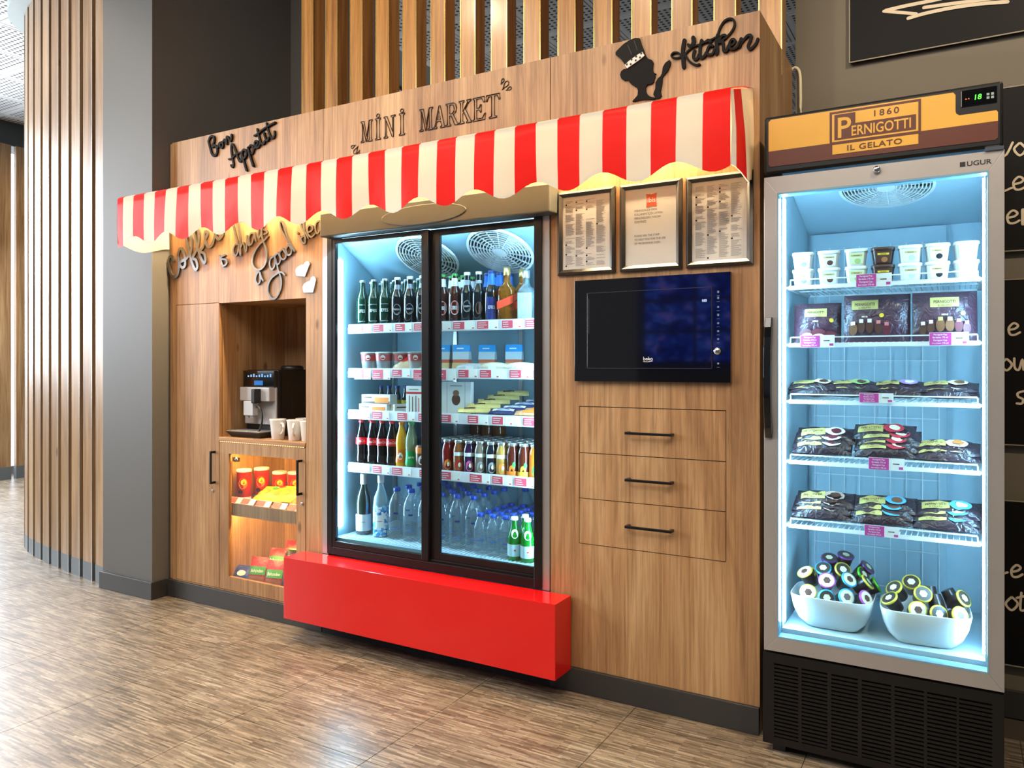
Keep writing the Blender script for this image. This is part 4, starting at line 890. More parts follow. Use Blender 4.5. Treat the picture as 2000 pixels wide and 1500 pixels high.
for a in (0.664, 0.675):
    for b in (2.046, 2.056): bt.box(a, a+0.007, -0.1082, -0.107, b, b+0.007)
obj('buttons', bt, M('grey_button', (150,170,160), 0.4), ct_)
obj('status_lamp', MB().box(0.611, 0.614, -0.1080, -0.107, 2.053, 2.056).box(0.618, 0.621, -0.1080, -0.107, 2.053, 2.056), emit('amber_lamp', (255,120,60), 2.0), ct_)
# door
dm = M('door_aluminium', (186,180,174), 0.36, metal=0.55)
def mitre(x0, x1, z0, z1, a, b, c_, d_, y0, y1):
    m = MB(); o = [(x0,z0),(x1,z0),(x1,z1),(x0,z1)]; i = [(x0+a,z0+c_),(x1-b,z0+c_),(x1-b,z1-d_),(x0+a,z1-d_)]
    for k in range(4):
        q = (k+1) % 4; m.prism([o[k], o[q], i[q], i[k]], y0, y1)
    return m
dz = obj('door', mitre(0.037, 0.708, 0.335, 1.895, 0.044, 0.040, 0.048, 0.058, -0.105, -0.060), dm, Z, bevel=0.001)
obj('gasket', mitre(0.079, 0.670, 0.381, 1.840, 0.004, 0.004, 0.005, 0.006, -0.1055, -0.060), M('gasket_blue_grey', (120,158,176), 0.4), dz)
obj('pane', MB().box(0.082, 0.667, -0.094, -0.090, 0.385, 1.836), glass('freezer_glass', (240,250,252), 0.0, 1.40), dz, label='clear glass pane')
hn = MB(); P = []
for k in range(13):
    s_ = k/12; P.append((0.053, -0.108-0.030*math.sin(PI*s_)**0.6, 1.036+0.397*s_))
v = []; fs = []
for (x, yy, z) in P: v += [(x-0.011, yy-0.006, z), (x+0.011, yy-0.006, z), (x+0.013, yy+0.012, z), (x-0.013, yy+0.012, z)]
for k in range(12):
    for q in range(4): fs.append((4*k+q, 4*k+(q+1) % 4, 4*k+4+(q+1) % 4, 4*k+4+q))
fs += [(3,2,1,0), (48,49,50,51)]
hn.add(v, fs); obj('handle', hn, BLKGLOSS, dz, bevel=0.002, label='long black bowed handle')
lk = MB(); lk.lathe([(0.0105,0.105),(0.0105,0.116),(0.008,0.119),(0.0,0.119)], 18, (0.376,0,1.878), axis='y'); obj('lock', lk, CHROME, dz)
obj('brand_lettering', MB().mapped(text_uv('UGUR', 0.0135, 0.016, 1.15, 'LEFT', u=0.614, v=1.8585), onplane(-0.1058)).box(0.597, 0.611, -0.1060, -0.1052, 1.858, 1.872), INK, dz)
obj('hinge', MB().box(0.660, 0.706, -0.112, -0.06, 1.895, 1.905), CHROME, dz)
# base grille
bs = obj('base', MB().box(0.033, 0.707, -0.095, 0.50, 0.035, 0.328), FB, Z, bevel=0.003)
GC = ((.069,.145),(.155,.233),(.244,.322),(.333,.415),(.425,.504),(.512,.589),(.595,.678))
ff = MB(); ff.box(0.033, 0.707, -0.105, -0.095, 0.296, 0.328); ff.box(0.033, 0.707, -0.105, -0.095, 0.03, 0.054)
xe = [0.033]+[v_ for p in GC for v_ in p]+[0.707]
for k in range(0, len(xe), 2): ff.box(xe[k], xe[k+1], -0.105, -0.095, 0.054, 0.296)
obj('grille_frame', ff, FB, Z)
sm = {}
for a, b in GC:
    w = round(b-a, 3)
    if w not in sm: sm[w] = mesh('slat', MB().hexa([(0,-0.1045,0),(w,-0.1045,0),(w,-0.0945,0.003),(0,-0.0945,0.003),(0,-0.1045,0.0075),(w,-0.1045,0.0075),(w,-0.0945,0.0085),(0,-0.0945,0.0085)]), FB)
    for k in range(19): o = inst('slat', sm[w], Z, (a-wl(Z).x, -wl(Z).y, 0.0575+k*0.0125-wl(Z).z))
obj('feet', MB().box(0.06, 0.10, -0.08, -0.04, 0, 0.035).box(0.64, 0.68, -0.08, -0.04, 0, 0.035).box(0.06, 0.10, 0.42, 0.46, 0, 0.035).box(0.64, 0.68, 0.42, 0.46, 0, 0.035), BLKPL, Z)
# slanted cover with fan, back grid, lights
fc = obj('fan_cover', MB().hexa([(0.087,-0.045,1.926),(0.661,-0.045,1.926),(0.661,0.449,1.780),(0.087,0.449,1.780),(0.087,-0.045,1.938),(0.661,-0.045,1.938),(0.661,0.449,1.794),(0.087,0.449,1.794)]), LIN, Z)
fan(fc, (0.385, 0.115, 1.877), 0.142, -math.atan2(0.146, 0.494), rings=11, spokes=20)
obj('back_duct', MB().box(0.100, 0.555, 0.428, 0.449, 0.42, 1.775), M('freezer_duct', (186,206,216), 0.5), Z)
gm = MB()
for k in range(9): gm.box(0.115+k*0.052, 0.1175+k*0.052, 0.412, 0.415, 0.44, 1.72)
for z in (0.46, 0.60, 0.86, 1.08, 1.29, 1.50, 1.71): gm.box(0.112, 0.536, 0.4145, 0.417, z, z+0.003)
for z in (0.70, 0.98, 1.18): gm.box(0.112, 0.536, 0.4085, 0.411, z, z+0.003)
obj('wire_grid', gm, WHITEPL, Z)
FLED = emit('freezer_led', (170,222,255), 130.0)
obj('led_strip', MB().box(0.0865, 0.0925, -0.052, -0.034, 0.42, 1.83), FLED, Z, label='bright cool light strip')
obj('led_strip', MB().box(0.6555, 0.6615, -0.052, -0.034, 0.42, 1.83), FLED, Z, label='bright cool light strip')
FZ = (1.543, 1.350, 1.160, 0.957, 0.742)
for k, z in enumerate(FZ):
    m = MB(); m.box(0.098, 0.650, -0.012, -0.008, z-0.014, z-0.001); m.box(0.098, 0.650, 0.39, 0.394, z-0.008, z-0.003)
    for i in range(34): m.box(0.100+i*0.0165, 0.1025+i*0.0165, -0.010, 0.392, z-0.003, z)
    m.box(0.098, 0.650, 0.18, 0.184, z-0.007, z-0.003)
    sh = obj('wire_shelf', m, WHITEPL, Z)
    obj('front_rail', MB().box(0.103, 0.645, -0.016, -0.0135, z+0.016, z+0.020).box(0.103, 0.106, -0.016, -0.012, z-0.006, z+0.02).box(0.642, 0.645, -0.016, -0.012, z-0.006, z+0.02), WHITEPL, sh)
    obj('bracket', MB().box(0.0865, 0.100, -0.012, 0.39, z-0.010, z-0.004).box(0.648, 0.6615, -0.012, 0.39, z-0.010, z-0.004), WHITEPL, sh)
    for x0, x1, z0, z1 in (((0.307,0.411,1.526,1.568),), ((0.136,0.243,1.334,1.374),(0.515,0.620,1.336,1.376)), ((0.317,0.416,1.155,1.186),), ((0.344,0.447,0.942,0.981),), ((0.332,0.433,0.729,0.764),))[k]:
        w = x1-x0; m = MB(); m.box(x0, x1, -0.0195, -0.018, z0, z1)
        m.box(x0+0.001, x0+w*0.57, -0.0201, -0.0193, z0+0.001, z1-0.001, 1)
        hh = (z1-z0)
        for q, s_ in enumerate(('Pernigotti Pop', 'Bardakta 175 ml', 'Pernigotti Cup', 'Ice cream 175 ml')):
            m.mapped(text_uv(s_, hh*0.12, 0.01, 0.9, u=x0+w*0.285, v=z1-hh*(0.22+0.22*q)), onplane(-0.0205), 2)
        m.box(x0+w*0.68, x0+w*0.86, -0.0200, -0.0194, z0+hh*0.50, z0+hh*0.58, 3)
        m.box(x1-0.016, x1-0.004, -0.0200, -0.0194, z0+hh*0.12, z0+hh*0.32, 1)
        obj('price_card', m, [PAPER, MAGENTA, PAPER, INK], sh)

# ------------------------------------------------------------------ bottles and other packs: builders
def rad(prof, z):
    for (r0, z0), (r1, z1) in zip(prof, prof[1:]):
        if z0 <= z <= z1 and z1 > z0: return r0+(r1-r0)*(z-z0)/(z1-z0)
    return prof[-1][0]
def wrap(prof, off=0.0009):
    """lettering or print laid round the front of a bottle: (u, v) -> point"""
    def fn(u, v):
        r = rad(prof, v)+off; t = u/r; return (r*math.sin(t), -r*math.cos(t), v)
    return fn
def bottle(name, cat, prof, gmat, cap=None, bands=(), prints=(), seg=18, fill=None):
    t = thing(name, '-', cat)
    body = obj('body', MB().lathe(prof, seg), gmat, t, local=True)
    if cap:
        z0, z1, r, m = cap
        obj('cap', MB().lathe([(r*0.96, z0), (r, z0+0.002), (r, z1-0.003), (r*0.9, z1), (0, z1)], 14), m, t, local=True)
    for b in bands:
        z0, z1, m = b[:3]; n = 4
        pr = [(rad(prof, z0+(z1-z0)*k/n)+0.0006, z0+(z1-z0)*k/n) for k in range(n+1)]
        obj(b[3] if len(b) > 3 else 'label_band', MB().lathe(pr, seg, caps=False), m, t, local=True)
    for (uvf, m, nm) in prints:
        obj(nm, MB().mapped(uvf, wrap(prof), 0), m, t, local=True)
    if fill:
        z0, z1, m = fill
        pr = [(max(0.001, rad(prof, z0+(z1-z0)*k/8)-0.0018), z0+(z1-z0)*k/8) for k in range(9)]
        obj('drink', MB().lathe(pr, seg), m, t, local=True)
    return t
def inner(prof, k=0.9): return [(r*k, z) for r, z in prof]
def rsq(hx, hy, z, seg=20, n=4.0):
    r = []
    for k in range(seg):
        t = 2*PI*(k+0.5)/seg; c, s_ = math.cos(t), math.sin(t)
        r.append((hx*math.copysign(abs(c)**(2/n), c), hy*math.copysign(abs(s_)**(2/n), s_), z))
    return r
def loft(m, loops, mi=0, smooth=True, cap0=True, cap1=True):
    n = len(loops[0]); v = [p for l in loops for p in l]; fs = []
    for i in range(len(loops)-1):
        for k in range(n): fs.append((i*n+k, i*n+(k+1) % n, (i+1)*n+(k+1) % n, (i+1)*n+k))
    m.add(v, fs, mi, smooth)
    if cap0: m.add(loops[0], [tuple(range(n-1, -1, -1))], mi)
    if cap1: m.add(loops[-1], [tuple(range(n))], mi)
    return m
class Pillow:
    """sealed film pack standing on its lower edge, front towards -y"""
    def __init__(s, w, h, t, seed=0, seal=0.06, wob=0.05):
        s.w, s.h, s.t, s.seal = w, h, t, seal; r = random.Random(seed)
        s.k = [(r.uniform(4, 11), r.uniform(0, 6), r.uniform(3, 9), r.uniform(0, 6)) for _ in range(3)]; s.wob = wob
    def b(s, u, v):
        a = abs(2*u/s.w); c = abs(2*v/s.h-1); q = 1-s.seal*2
        c = min(1, c/q) if c < q else 1
        base_ = max(0, 1-a**3)**0.7*max(0, 1-c**3)**0.7
        n = sum(math.sin(f1*u/s.w*3+p1)*math.sin(f2*v/s.h*3+p2) for f1, p1, f2, p2 in s.k)/3
        return s.t/2*base_*(1+n*s.wob*3)+0.0012*math.sin(60*u/s.w+v*40)*(0 if c < 1 else 1)
    def front(s, off=0.0): return lambda u, v: (u, -s.b(u, v)-0.0006-off, v)
    def back(s): return lambda u, v: (u, s.b(u, v)+0.0006, v)
    def mesh(s, nu=10, nv=10):
        m = MB(); g_ = grid_uv(-s.w/2, s.w/2, 0, s.h, nu, nv)
        m.mapped(g_, s.front(), 0, True); gb = (g_[0], [f_[::-1] for f_ in g_[1]]); m.mapped(gb, s.back(), 0, True)
        return m
    def build(s, name, cat, mat, prints=()):
        t = thing(name, '-', cat); obj('film', s.mesh(), mat, t, local=True)
        for i, (uvf, m, nm) in enumerate(prints): obj(nm, MB().mapped(uvf, s.front(0.0020+0.0007*i), 0, True), m, t, local=True)
        return t
PR = lambda n, c: M('print_'+n, c, 0.45, var=0.03)
GREEN, WHT, CRM, BLU, ORG, YLW, DRED, BRW, PNK = (PR('green', (60,150,60)), PR('white', (240,240,236)), PR('cream', (238,222,186)), PR('blue', (40,110,200)), PR('orange', (240,130,40)), PR('yellow', (246,208,60)), PR('red', (206,32,36)), PR('brown', (84,48,34)), PR('pink', (214,90,160)))
LIME = PR('lime', (196,176,104)); NAVY = PR('navy', (24,40,110)); SKY = PR('sky', (40,150,220)); GRYP = PR('grey', (150,152,156)); BLKP = PR('black', (24,22,24))

DKGREEN = M('bottle_green_glass', (14,54,38), 0.08, coat=0.6, var=0.0)
DKBLK = M('bottle_dark_glass', (20,22,24), 0.08, coat=0.6, var=0.0)
DKBRN = M('bottle_brown_glass', (66,26,14), 0.08, coat=0.6, var=0.0)
BEER = [(0.026,0),(0.0300,0.004),(0.0300,0.132),(0.0270,0.152),(0.0165,0.178),(0.0140,0.198),(0.0132,0.226)]
SILCAP = M('silver_cap', (200,200,198), 0.3, metal=0.8); GOLDCAP = M('gold_cap', (214,180,110), 0.3, metal=0.7)
def ringtext(s_, h, v, bold=0.01, xs=0.9): return text_uv(s_, h, bold, xs, v=v)
p_green = bottle('beer_bottle', 'bottle', BEER, DKGREEN, (0.222, 0.233, 0.0148, SILCAP), (), ((ringtext('EFES', 0.014, 0.075), WHT, 'lettering'), (grid_uv(-0.018, 0.018, 0.03, 0.034, 6, 1), GRYP, 'label_line'), (grid_uv(-0.018, 0.018, 0.11, 0.113, 6, 1), GRYP, 'label_line')))
p_dark = bottle('beer_bottle', 'bottle', BEER, DKBLK, (0.222, 0.236, 0.0148, WHT), ((0.178, 0.200, GRYP, 'neck_label'),), ((disc_uv(0, 0.082, 0.020, 16, 0.026), GRYP, 'round_label'), (disc_uv(0, 0.082, 0.0165, 16, 0.0215), DKBLK, 'label_centre'), (grid_uv(-0.019, 0.019, 0.078, 0.086, 6, 1), GRYP, 'label_bar')))
p_beck = bottle('beer_bottle', 'bottle', BEER, DKBRN, (0.222, 0.233, 0.0148, GREEN), ((0.176, 0.212, WHT, 'neck_label'),), ((disc_uv(0, 0.078, 0.021, 18, 0.032), WHT, 'oval_label'), (disc_uv(0, 0.078, 0.0190, 18, 0.029), DRED, 'label_field'), (grid_uv(-0.0195, 0.0195, 0.070, 0.086, 6, 1), WHT, 'label_bar'), (ringtext("BECK'S", 0.010, 0.0735, 0.012, 0.8), BLKP, 'lettering')))
p_malt = bottle('beer_bottle', 'bottle', BEER, DKBLK, (0.222, 0.235, 0.0148, CRM), ((0.182, 0.196, GRYP, 'neck_label'),), ((disc_uv(0, 0.072, 0.017, 14, 0.028), BRW, 'label_field'),))
p_blue = bottle('beer_bottle', 'bottle', BEER, DKBLK, (0.222, 0.235, 0.0148, NAVY), ((0.172, 0.226, BLU, 'neck_foil'),), ((grid_uv(-0.022, 0.022, 0.02, 0.118, 6, 3), NAVY, 'label_field'), (ringtext('EFES', 0.014, 0.066, 0.012, 0.85), WHT, 'lettering')))
AMBER = glass('amber_spirit', (240,180,80), 0.02, 1.45, (210,130,40), 0.22)
CLRBOT = glass('clear_bottle_glass', (222,238,240), 0.02, 1.45, (190,215,220), 0.12)
def square_bottle(gm, capm, labels, h=0.245, hx=0.036):
    t = thing('spirit_bottle', '-', 'bottle')
    L = [rsq(hx*0.95, hx*0.95, 0), rsq(hx, hx, 0.004), rsq(hx, hx, h*0.58), rsq(hx*0.9, hx*0.9, h*0.64, n=3.2), rsq(hx*0.5, hx*0.5, h*0.72, n=2.4), rsq(0.0145, 0.0145, h*0.77, n=2), rsq(0.0135, 0.0135, h*0.9, n=2)]
    obj('body', loft(MB(), L), gm, t, local=True)
    obj('cap', MB().lathe([(0.016, h*0.86), (0.016, h), (0, h)], 14), capm, t, local=True)
    for mb_, m, nm in labels: obj(nm, mb_, m, t, local=True)
    return t
sl = MB().add([(-0.036,-0.0375,0.060),(0.036,-0.0375,0.088),(0.036,-0.0375,0.122),(-0.036,-0.0375,0.094)], [(0,1,2,3)])
sl.add([(0.0375,-0.036,0.088),(0.0375,0.034,0.11),(0.0375,0.034,0.14),(0.0375,-0.036,0.122)], [(0,1,2,3)])
p_whisky = square_bottle(AMBER, GOLDCAP, ((sl, M('label_orange_red', (224,70,40), 0.5), 'slanted_label'), (MB().box(-0.03, 0.03, -0.0372, -0.0362, 0.012, 0.018), CRM, 'label_line')))
jl = MB().add([(-0.031,-0.0367,0.012),(0.031,-0.0367,0.012),(0.031,-0.0367,0.128),(-0.031,-0.0367,0.128)], [(0,1,2,3)])
jt = MB().box(-0.012, 0.006, -0.0372, -0.0366, 0.03, 0.11)
p_vodka = square_bottle(CLRBOT, SILCAP, ((jl, M('label_silver', (176,184,190), 0.35, metal=0.4), 'label'), (jt, GRYP, 'print')), h=0.225)

s1 = SHZ[0]; RB = 0.55
ROW = ('front', 'second', 'third', 'fourth', 'fifth', 'sixth')
spots = [(-1.925, 'faintly lit green beer bottle at the left end of the top shelf'), (-1.852, 'green beer bottle second from the left on the top fridge shelf'), (-1.782, 'green beer bottle left of the two dark bottles on the top shelf')]
for x, l in spots: place(p_green, (x, 0.155, s1), l, 'green beer bottles', RB)
place(p_dark, (-1.708, 0.155, s1), 'dark beer bottle with round grey label, left of the dark pair', 'dark beer bottles', RB)
place(p_dark, (-1.634, 0.155, s1), 'dark beer bottle with round grey label, right of the dark pair', 'dark beer bottles', RB)
place(p_dark, (-1.562, 0.155, s1), 'dark beer bottle half hidden by the middle door stile', 'dark beer bottles', RB)
place(p_beck, (-1.446, 0.155, s1), 'brown beer bottle with red oval label next to the middle stile', 'red label beer bottles', RB)
place(p_beck, (-1.379, 0.155, s1), 'brown beer bottle with red oval label, right of its pair', 'red label beer bottles', RB)
place(p_dark, (-1.312, 0.155, s1), 'dark beer bottle between the red-label bottles and the brown-label bottle', 'dark beer bottles', RB)
place(p_malt, (-1.250, 0.155, s1), 'dark beer bottle with small brown label and cream cap on the top shelf', None, RB)
place(p_blue, (-1.185, 0.155, s1), 'beer bottle with blue neck foil and blue label, front row of the top shelf', 'blue label beer bottles', RB)
place(p_whisky, (-1.108, 0.160, s1), 'square amber spirit bottle with slanted red label, front of its pair', 'amber spirit bottles', 0.3)
place(p_whisky, (-1.083, 0.250, s1), 'square amber spirit bottle with slanted red label, behind its twin', 'amber spirit bottles', 0.3)
place(p_vodka, (-1.010, 0.158, s1), 'square clear spirit bottle with silver label, front at the right end', 'clear spirit bottles', 0.3)
place(p_vodka, (-0.995, 0.245, s1), 'square clear spirit bottle with silver label, rear at the right end', 'clear spirit bottles', 0.3)
for k, x in enumerate((-1.925, -1.852, -1.782, -1.708, -1.634, -1.562)):
    for j, y in enumerate((0.225, 0.295)): place(p_green, (x, y, s1), 'green beer bottle, top shelf, %s row, %s from the left' % (ROW[j+1], ROW[k].replace('front', 'first')), 'green beer bottles in the rows behind', RB)
for k, x in enumerate((-1.446, -1.379)):
    for j, y in enumerate((0.225, 0.295)): place(p_beck, (x, y, s1), 'red-label beer bottle in the %s row, %s of the pair' % (ROW[j+1], ('left', 'right')[k]), 'red label beer bottles in the rows behind', RB)
for k, (x, y) in enumerate(((-1.25, 0.225), (-1.185, 0.225), (-1.25, 0.295), (-1.17, 0.295))): place(p_blue, (x, y, s1), 'blue-foil beer bottle in the %s row, %s of the pair' % (ROW[1+k//2], ('left', 'right')[k % 2]), 'blue label beer bottles in the rows behind', RB)

# ---- second shelf: cups, sandwiches, wraps
s2 = SHZ[1]
CUP = [(0.031,0),(0.033,0.003),(0.041,0.086),(0.043,0.088),(0.043,0.092)]
CUPM = glass('clear_cup', (226,236,238), 0.05, 1.4, (216,206,200), 0.5)
p_cup = bottle('snack_cup', 'cup', CUP, CUPM, (0.091, 0.095, 0.044, WHT), ((0.052, 0.084, PR('cup_red', (168,60,56)), 'label_band'),), ((disc_uv(0, 0.068, 0.012), WHT, 'badge'), (grid_uv(-0.02, 0.02, 0.018, 0.045, 6, 2), GRYP, 'print')))
for x, l in ((-1.895, 'leftmost'), (-1.803, 'second'), (-1.722, 'third'), (-1.632, 'fourth')): place(p_cup, (x, 0.17 if x < -1.75 else 0.20, s2), l+' clear snack cup from the left on the second fridge shelf', 'snack cups', RB)
def wedge(w=0.075, h=0.125, d=0.10):
    t = thing('sandwich_pack', '-', 'sandwich')
    def pr(k0, k1, o=0.0):
        z0, z1 = h*k0, h*k1; y0, y1 = -d/2+0.03*k0-o, -d/2+0.03*k1-o
        return MB().hexa([(-w/2-o,y0,z0),(w/2+o,y0,z0),(w/2+o,d/2-0.05*k0,z0),(-w/2-o,d/2-0.05*k0,z0),(-w/2-o,y1,z1),(w/2+o,y1,z1),(w/2+o,d/2-0.05*k1,z1),(-w/2-o,d/2-0.05*k1,z1)])
    obj('bread', pr(0.0, 0.34), PR('bread', (214,186,136)), t, local=True)
    obj('filling', pr(0.34, 0.46, -0.002), PR('filling', (196,92,60)), t, local=True)
    obj('window', pr(0.46, 0.74), PR('pack_clear', (188,202,208)), t, local=True)
    obj('blue_band', pr(0.74, 1.0, 0.0006), SKY, t, local=True)
    obj('print', MB().mapped(grid_uv(-0.02, 0.012, 0, 0.005), lambda u, v: (u, -d/2+0.03*(0.84+v/h)-0.0012, h*0.84+v)), WHT, t, local=True)
    return t
p_w = wedge()
for x, y, l in ((-1.452, 0.17, 'leftmost'), (-1.362, 0.19, 'second'), (-1.268, 0.26, 'third'), (-1.150, 0.30, 'rightmost')):
    place(p_w, (x, y, s2), l+' triangular sandwich pack with blue top on the second shelf', 'sandwich packs', 0.35)
def roll(l, r, col):
    t = thing('wrapped_roll', '-', 'sandwich roll'); m = MB(); n = 12
    P = [(l*(k/n-0.5), r*max(0.05, math.sin(PI*k/n))**0.45) for k in range(n+1)]
    v = []; fs = []
    for x, q in P:
        for k in range(14): a = 2*PI*k/14; v.append((x, q*1.15*math.cos(a), r*0.95+q*0.95*math.sin(a)))
    for i in range(n):
        for k in range(14): fs.append((i*14+k, i*14+(k+1) % 14, (i+1)*14+(k+1) % 14, (i+1)*14+k))
    m.add(v, fs, 0, True); obj('roll', m, col, t, local=True)
    obj('sticker', MB().box(-0.018, 0.018, -r*1.16, -r*1.08, r*0.7, r*1.2), WHT, t, local=True)
    return t
p_r = roll(0.145, 0.024, foil('wrap_film', (226,218,196), 0.25)); p_r2 = roll(0.15, 0.022, foil('wrap_grey', (190,192,190), 0.25))
place(p_r2, (-1.285, 0.150, s2), 'grey film-wrapped roll lying before the sandwich packs', None, 0.1)
place(p_r, (-1.175, 0.165, s2), 'cream film-wrapped roll, middle of the second shelf right side', 'wrapped rolls', 0.15)
place(p_r, (-1.035, 0.160, s2), 'cream film-wrapped roll at the right end of the second shelf', 'wrapped rolls', 0.3)
place(p_r2, (-1.05, 0.25, s2), 'grey film-wrapped roll behind the rightmost cream roll', None, 0.1)
tp = Pillow(0.15, 0.11, 0.045, 4).build('salad_pack', 'salad', foil('pack_clearish', (206,176,140), 0.2), ((disc_uv(-0.02, 0.05, 0.03, 12, 0.02), DRED, 'tomato'), (disc_uv(0.045, 0.055, 0.02, 12, 0.022), PR('lettuce', (190,200,60)), 'lettuce'), (disc_uv(-0.05, 0.075, 0.018), CRM, 'bread')))
tp['label'] = 'tomato and lettuce sandwich pack lying in front of the snack cups'; tp.location = (-1.665, 0.165, s2+0.012); tp.rotation_euler = (math.radians(-48), 0, 0.2)

# ---- third shelf: biscuits, chocolate, bars
s3 = SHZ[2]
def carton(name, cat, w, d, h, mats, marks):
    t = thing(name, '-', cat); obj('box', MB().box(-w/2, w/2, -d/2, d/2, 0, h), mats, t, local=True, bevel=0.001)
    for i, (uvf, m, nm) in enumerate(marks): obj(nm, MB().mapped(uvf, onplane(-d/2-0.0006-0.0003*i)), m, t, local=True)
    return t
p_b = carton('biscuit_pack', 'biscuits', 0.165, 0.06, 0.045, WHT, ((grid_uv(-0.08, 0.08, 0.002, 0.012), BRW, 'brown_edge'), (grid_uv(-0.005, 0.075, 0.006, 0.032), ORG, 'picture'), (grid_uv(-0.072, -0.022, 0.027, 0.034), BRW, 'print')))
place(p_b, (-1.845, 0.165, s3), 'white and orange biscuit pack, lower of the two stacked', 'biscuit packs', 0.05)
place(p_b, (-1.832, 0.170, s3+0.0455), 'white and orange biscuit pack, upper of the two stacked', 'biscuit packs', 0.08)
place(p_b, (-1.71, 0.235, s3), 'white and orange biscuit pack standing behind the stick box', 'biscuit packs', 1.1)
p_st = carton('stick_box', 'snack box', 0.085, 0.03, 0.135, WHT, ((grid_uv(-0.0425, 0.0425, 0.098, 0.108), DRED, 'red_band'), (grid_uv(-0.026, 0.026, 0.116, 0.121), GRYP, 'print'), (grid_uv(-0.025, -0.021, 0.01, 0.09), BRW, 'stick'), (grid_uv(-0.008, -0.004, 0.01, 0.085), BRW, 'stick'), (grid_uv(0.010, 0.014, 0.01, 0.09), BRW, 'stick'), (grid_uv(0.026, 0.030, 0.01, 0.08), DRED, 'stick')))
place(p_st, (-1.598, 0.150, s3), 'upright white stick box with red band left of the middle stile', None, 0.1)
p_ch = carton('chocolate_box', 'chocolates', 0.15, 0.03, 0.155, M('choc_white', (226,224,220), 0.4), ((disc_uv(0.0, 0.075, 0.022, 16, 0.026), BRW, 'chocolate'), (disc_uv(0.0, 0.105, 0.016, 16, 0.014), PR('cocoa', (130,90,60)), 'topping'), (grid_uv(-0.03, 0.03, 0.136, 0.140), GRYP, 'print'), (grid_uv(0.045, 0.047, 0.0, 0.155), GRYP, 'fold'), (grid_uv(-0.047, -0.045, 0.0, 0.155), GRYP, 'fold')))
place(p_ch, (-1.385, 0.185, s3), 'tall white box of chocolates right of the middle stile', None, 0.12)
smb = [(0.018,0),(0.019,0.003),(0.019,0.075),(0.012,0.1),(0.011,0.12)]
p_sm = bottle('small_bottle', 'bottle', smb, DKBLK, (0.118, 0.13, 0.013, NAVY), ((0.02, 0.06, YLW, 'label_band'),))
for k in range(5): place(p_sm, (-1.93+0.052*k, 0.30, s3), 'small dark bottle behind the biscuit packs, %s from the left' % ROW[k].replace('front', 'first'), 'small dark bottles')
def bar(name, w, h, t, mat, marks, seed): return Pillow(w, h, t, seed, 0.05).build(name, 'chocolate bar', mat, marks)
lay = lambda a=82, rz=0.0: (math.radians(-a), 0, rz)
p_y = bar('yellow_bar', 0.145, 0.042, 0.020, foil('bar_yellow', (232,206,128), 0.3), ((grid_uv(-0.045, 0.005, 0.016, 0.026, 6, 2), BRW, 'print'),), 2)
p_n = bar('navy_bar', 0.135, 0.042, 0.020, foil('bar_navy', (36,40,92), 0.3), ((grid_uv(-0.05, 0.05, 0.012, 0.030, 8, 2), WHT, 'white_patch'), (grid_uv(-0.03, 0.03, 0.018, 0.024, 6, 2), BLU, 'print')), 3)
p_o = bar('tan_bar', 0.13, 0.042, 0.018, foil('bar_tan', (206,150,104), 0.3), ((grid_uv(-0.03, 0.05, 0.010, 0.030, 8, 2), ORG, 'print'),), 5)
rk = random.Random(9)
for i in range(5):
    place(p_y, (-1.262+0.022*i, 0.135+0.048*i, s3+0.022+0.0175*min(i, 4)), ('front', 'second', 'third', 'fourth', 'rear')[i]+' yellow chocolate bar of the sloping pile, counting from the shelf edge', 'yellow bars', rot=lay(62, 0.55))
for i in range(4):
    place(p_n, (-1.118+0.030*i, 0.135+0.046*i, s3+0.020+0.012*i), ('front', 'second', 'third', 'rear')[i]+' navy chocolate bar of the pile beside the yellow bars', 'navy bars', rot=lay(66, 0.15))
for i in range(4):
    place(p_o, (-0.985+0.022*i, 0.132+0.046*i, s3+0.018+0.010*i), ('front', 'second', 'third', 'rear')[i]+' tan chocolate bar at the right end of the third shelf', 'tan bars', rot=lay(66, 0.25))
p_dk = carton('dark_red_box', 'snack box', 0.05, 0.03, 0.12, M('dark_red_card', (110,26,36), 0.4), ((disc_uv(0, 0.08, 0.016), YLW, 'badge'),))
place(p_dk, (-0.915, 0.30, s3), 'upright dark red box at the far right of the third shelf', None, 0.3)

# ---- fourth shelf: soft drinks and juices
s4 = SHZ[3]
COLA = [(0.026,0),(0.0285,0.006),(0.0285,0.045),(0.0255,0.066),(0.0275,0.098),(0.0288,0.115),(0.0270,0.145),(0.0180,0.178),(0.0128,0.200),(0.0125,0.214)]
COLAL = M('cola_drink', (26,14,12), 0.08, coat=0.7, var=0.0)
p_cola = bottle('cola_bottle', 'bottle', COLA, COLAL, (0.209, 0.222, 0.0145, DRED), ((0.104, 0.138, DRED, 'red_label'),), ((text_uv('Coca-Cola', 0.013, 0.006, 0.52, u=0, v=0.115, shear=0.25), WHT, 'lettering'),))
for k, x in enumerate((-1.926, -1.856, -1.796, -1.736)): place(p_cola, (x, 0.150, s4), ('leftmost', 'second', 'third', 'fourth')[k]+' dark cola bottle with red label from the left on the fourth shelf', 'cola bottles', RB)
for k, x in enumerate((-1.926, -1.856, -1.796, -1.736)):
    for j, y in enumerate((0.220, 0.290)): place(p_cola, (x, y, s4), 'cola bottle in the %s row, %s from the left' % (ROW[j+1], ROW[k].replace('front', 'first')), 'cola bottles in the rows behind', RB)
p_or = bottle('orange_soda_bottle', 'bottle', COLA, M('orange_soda', (240,170,30), 0.1, coat=0.6), (0.209, 0.222, 0.0145, ORG), ((0.03, 0.092, M('soda_label_orange', (240,120,20), 0.4), 'label'),), ((disc_uv(-0.004, 0.062, 0.013, 12, 0.016), WHT, 'badge'), (text_uv('Fanta', 0.010, 0.014, 0.8, u=-0.003, v=0.058), NAVY, 'lettering')))
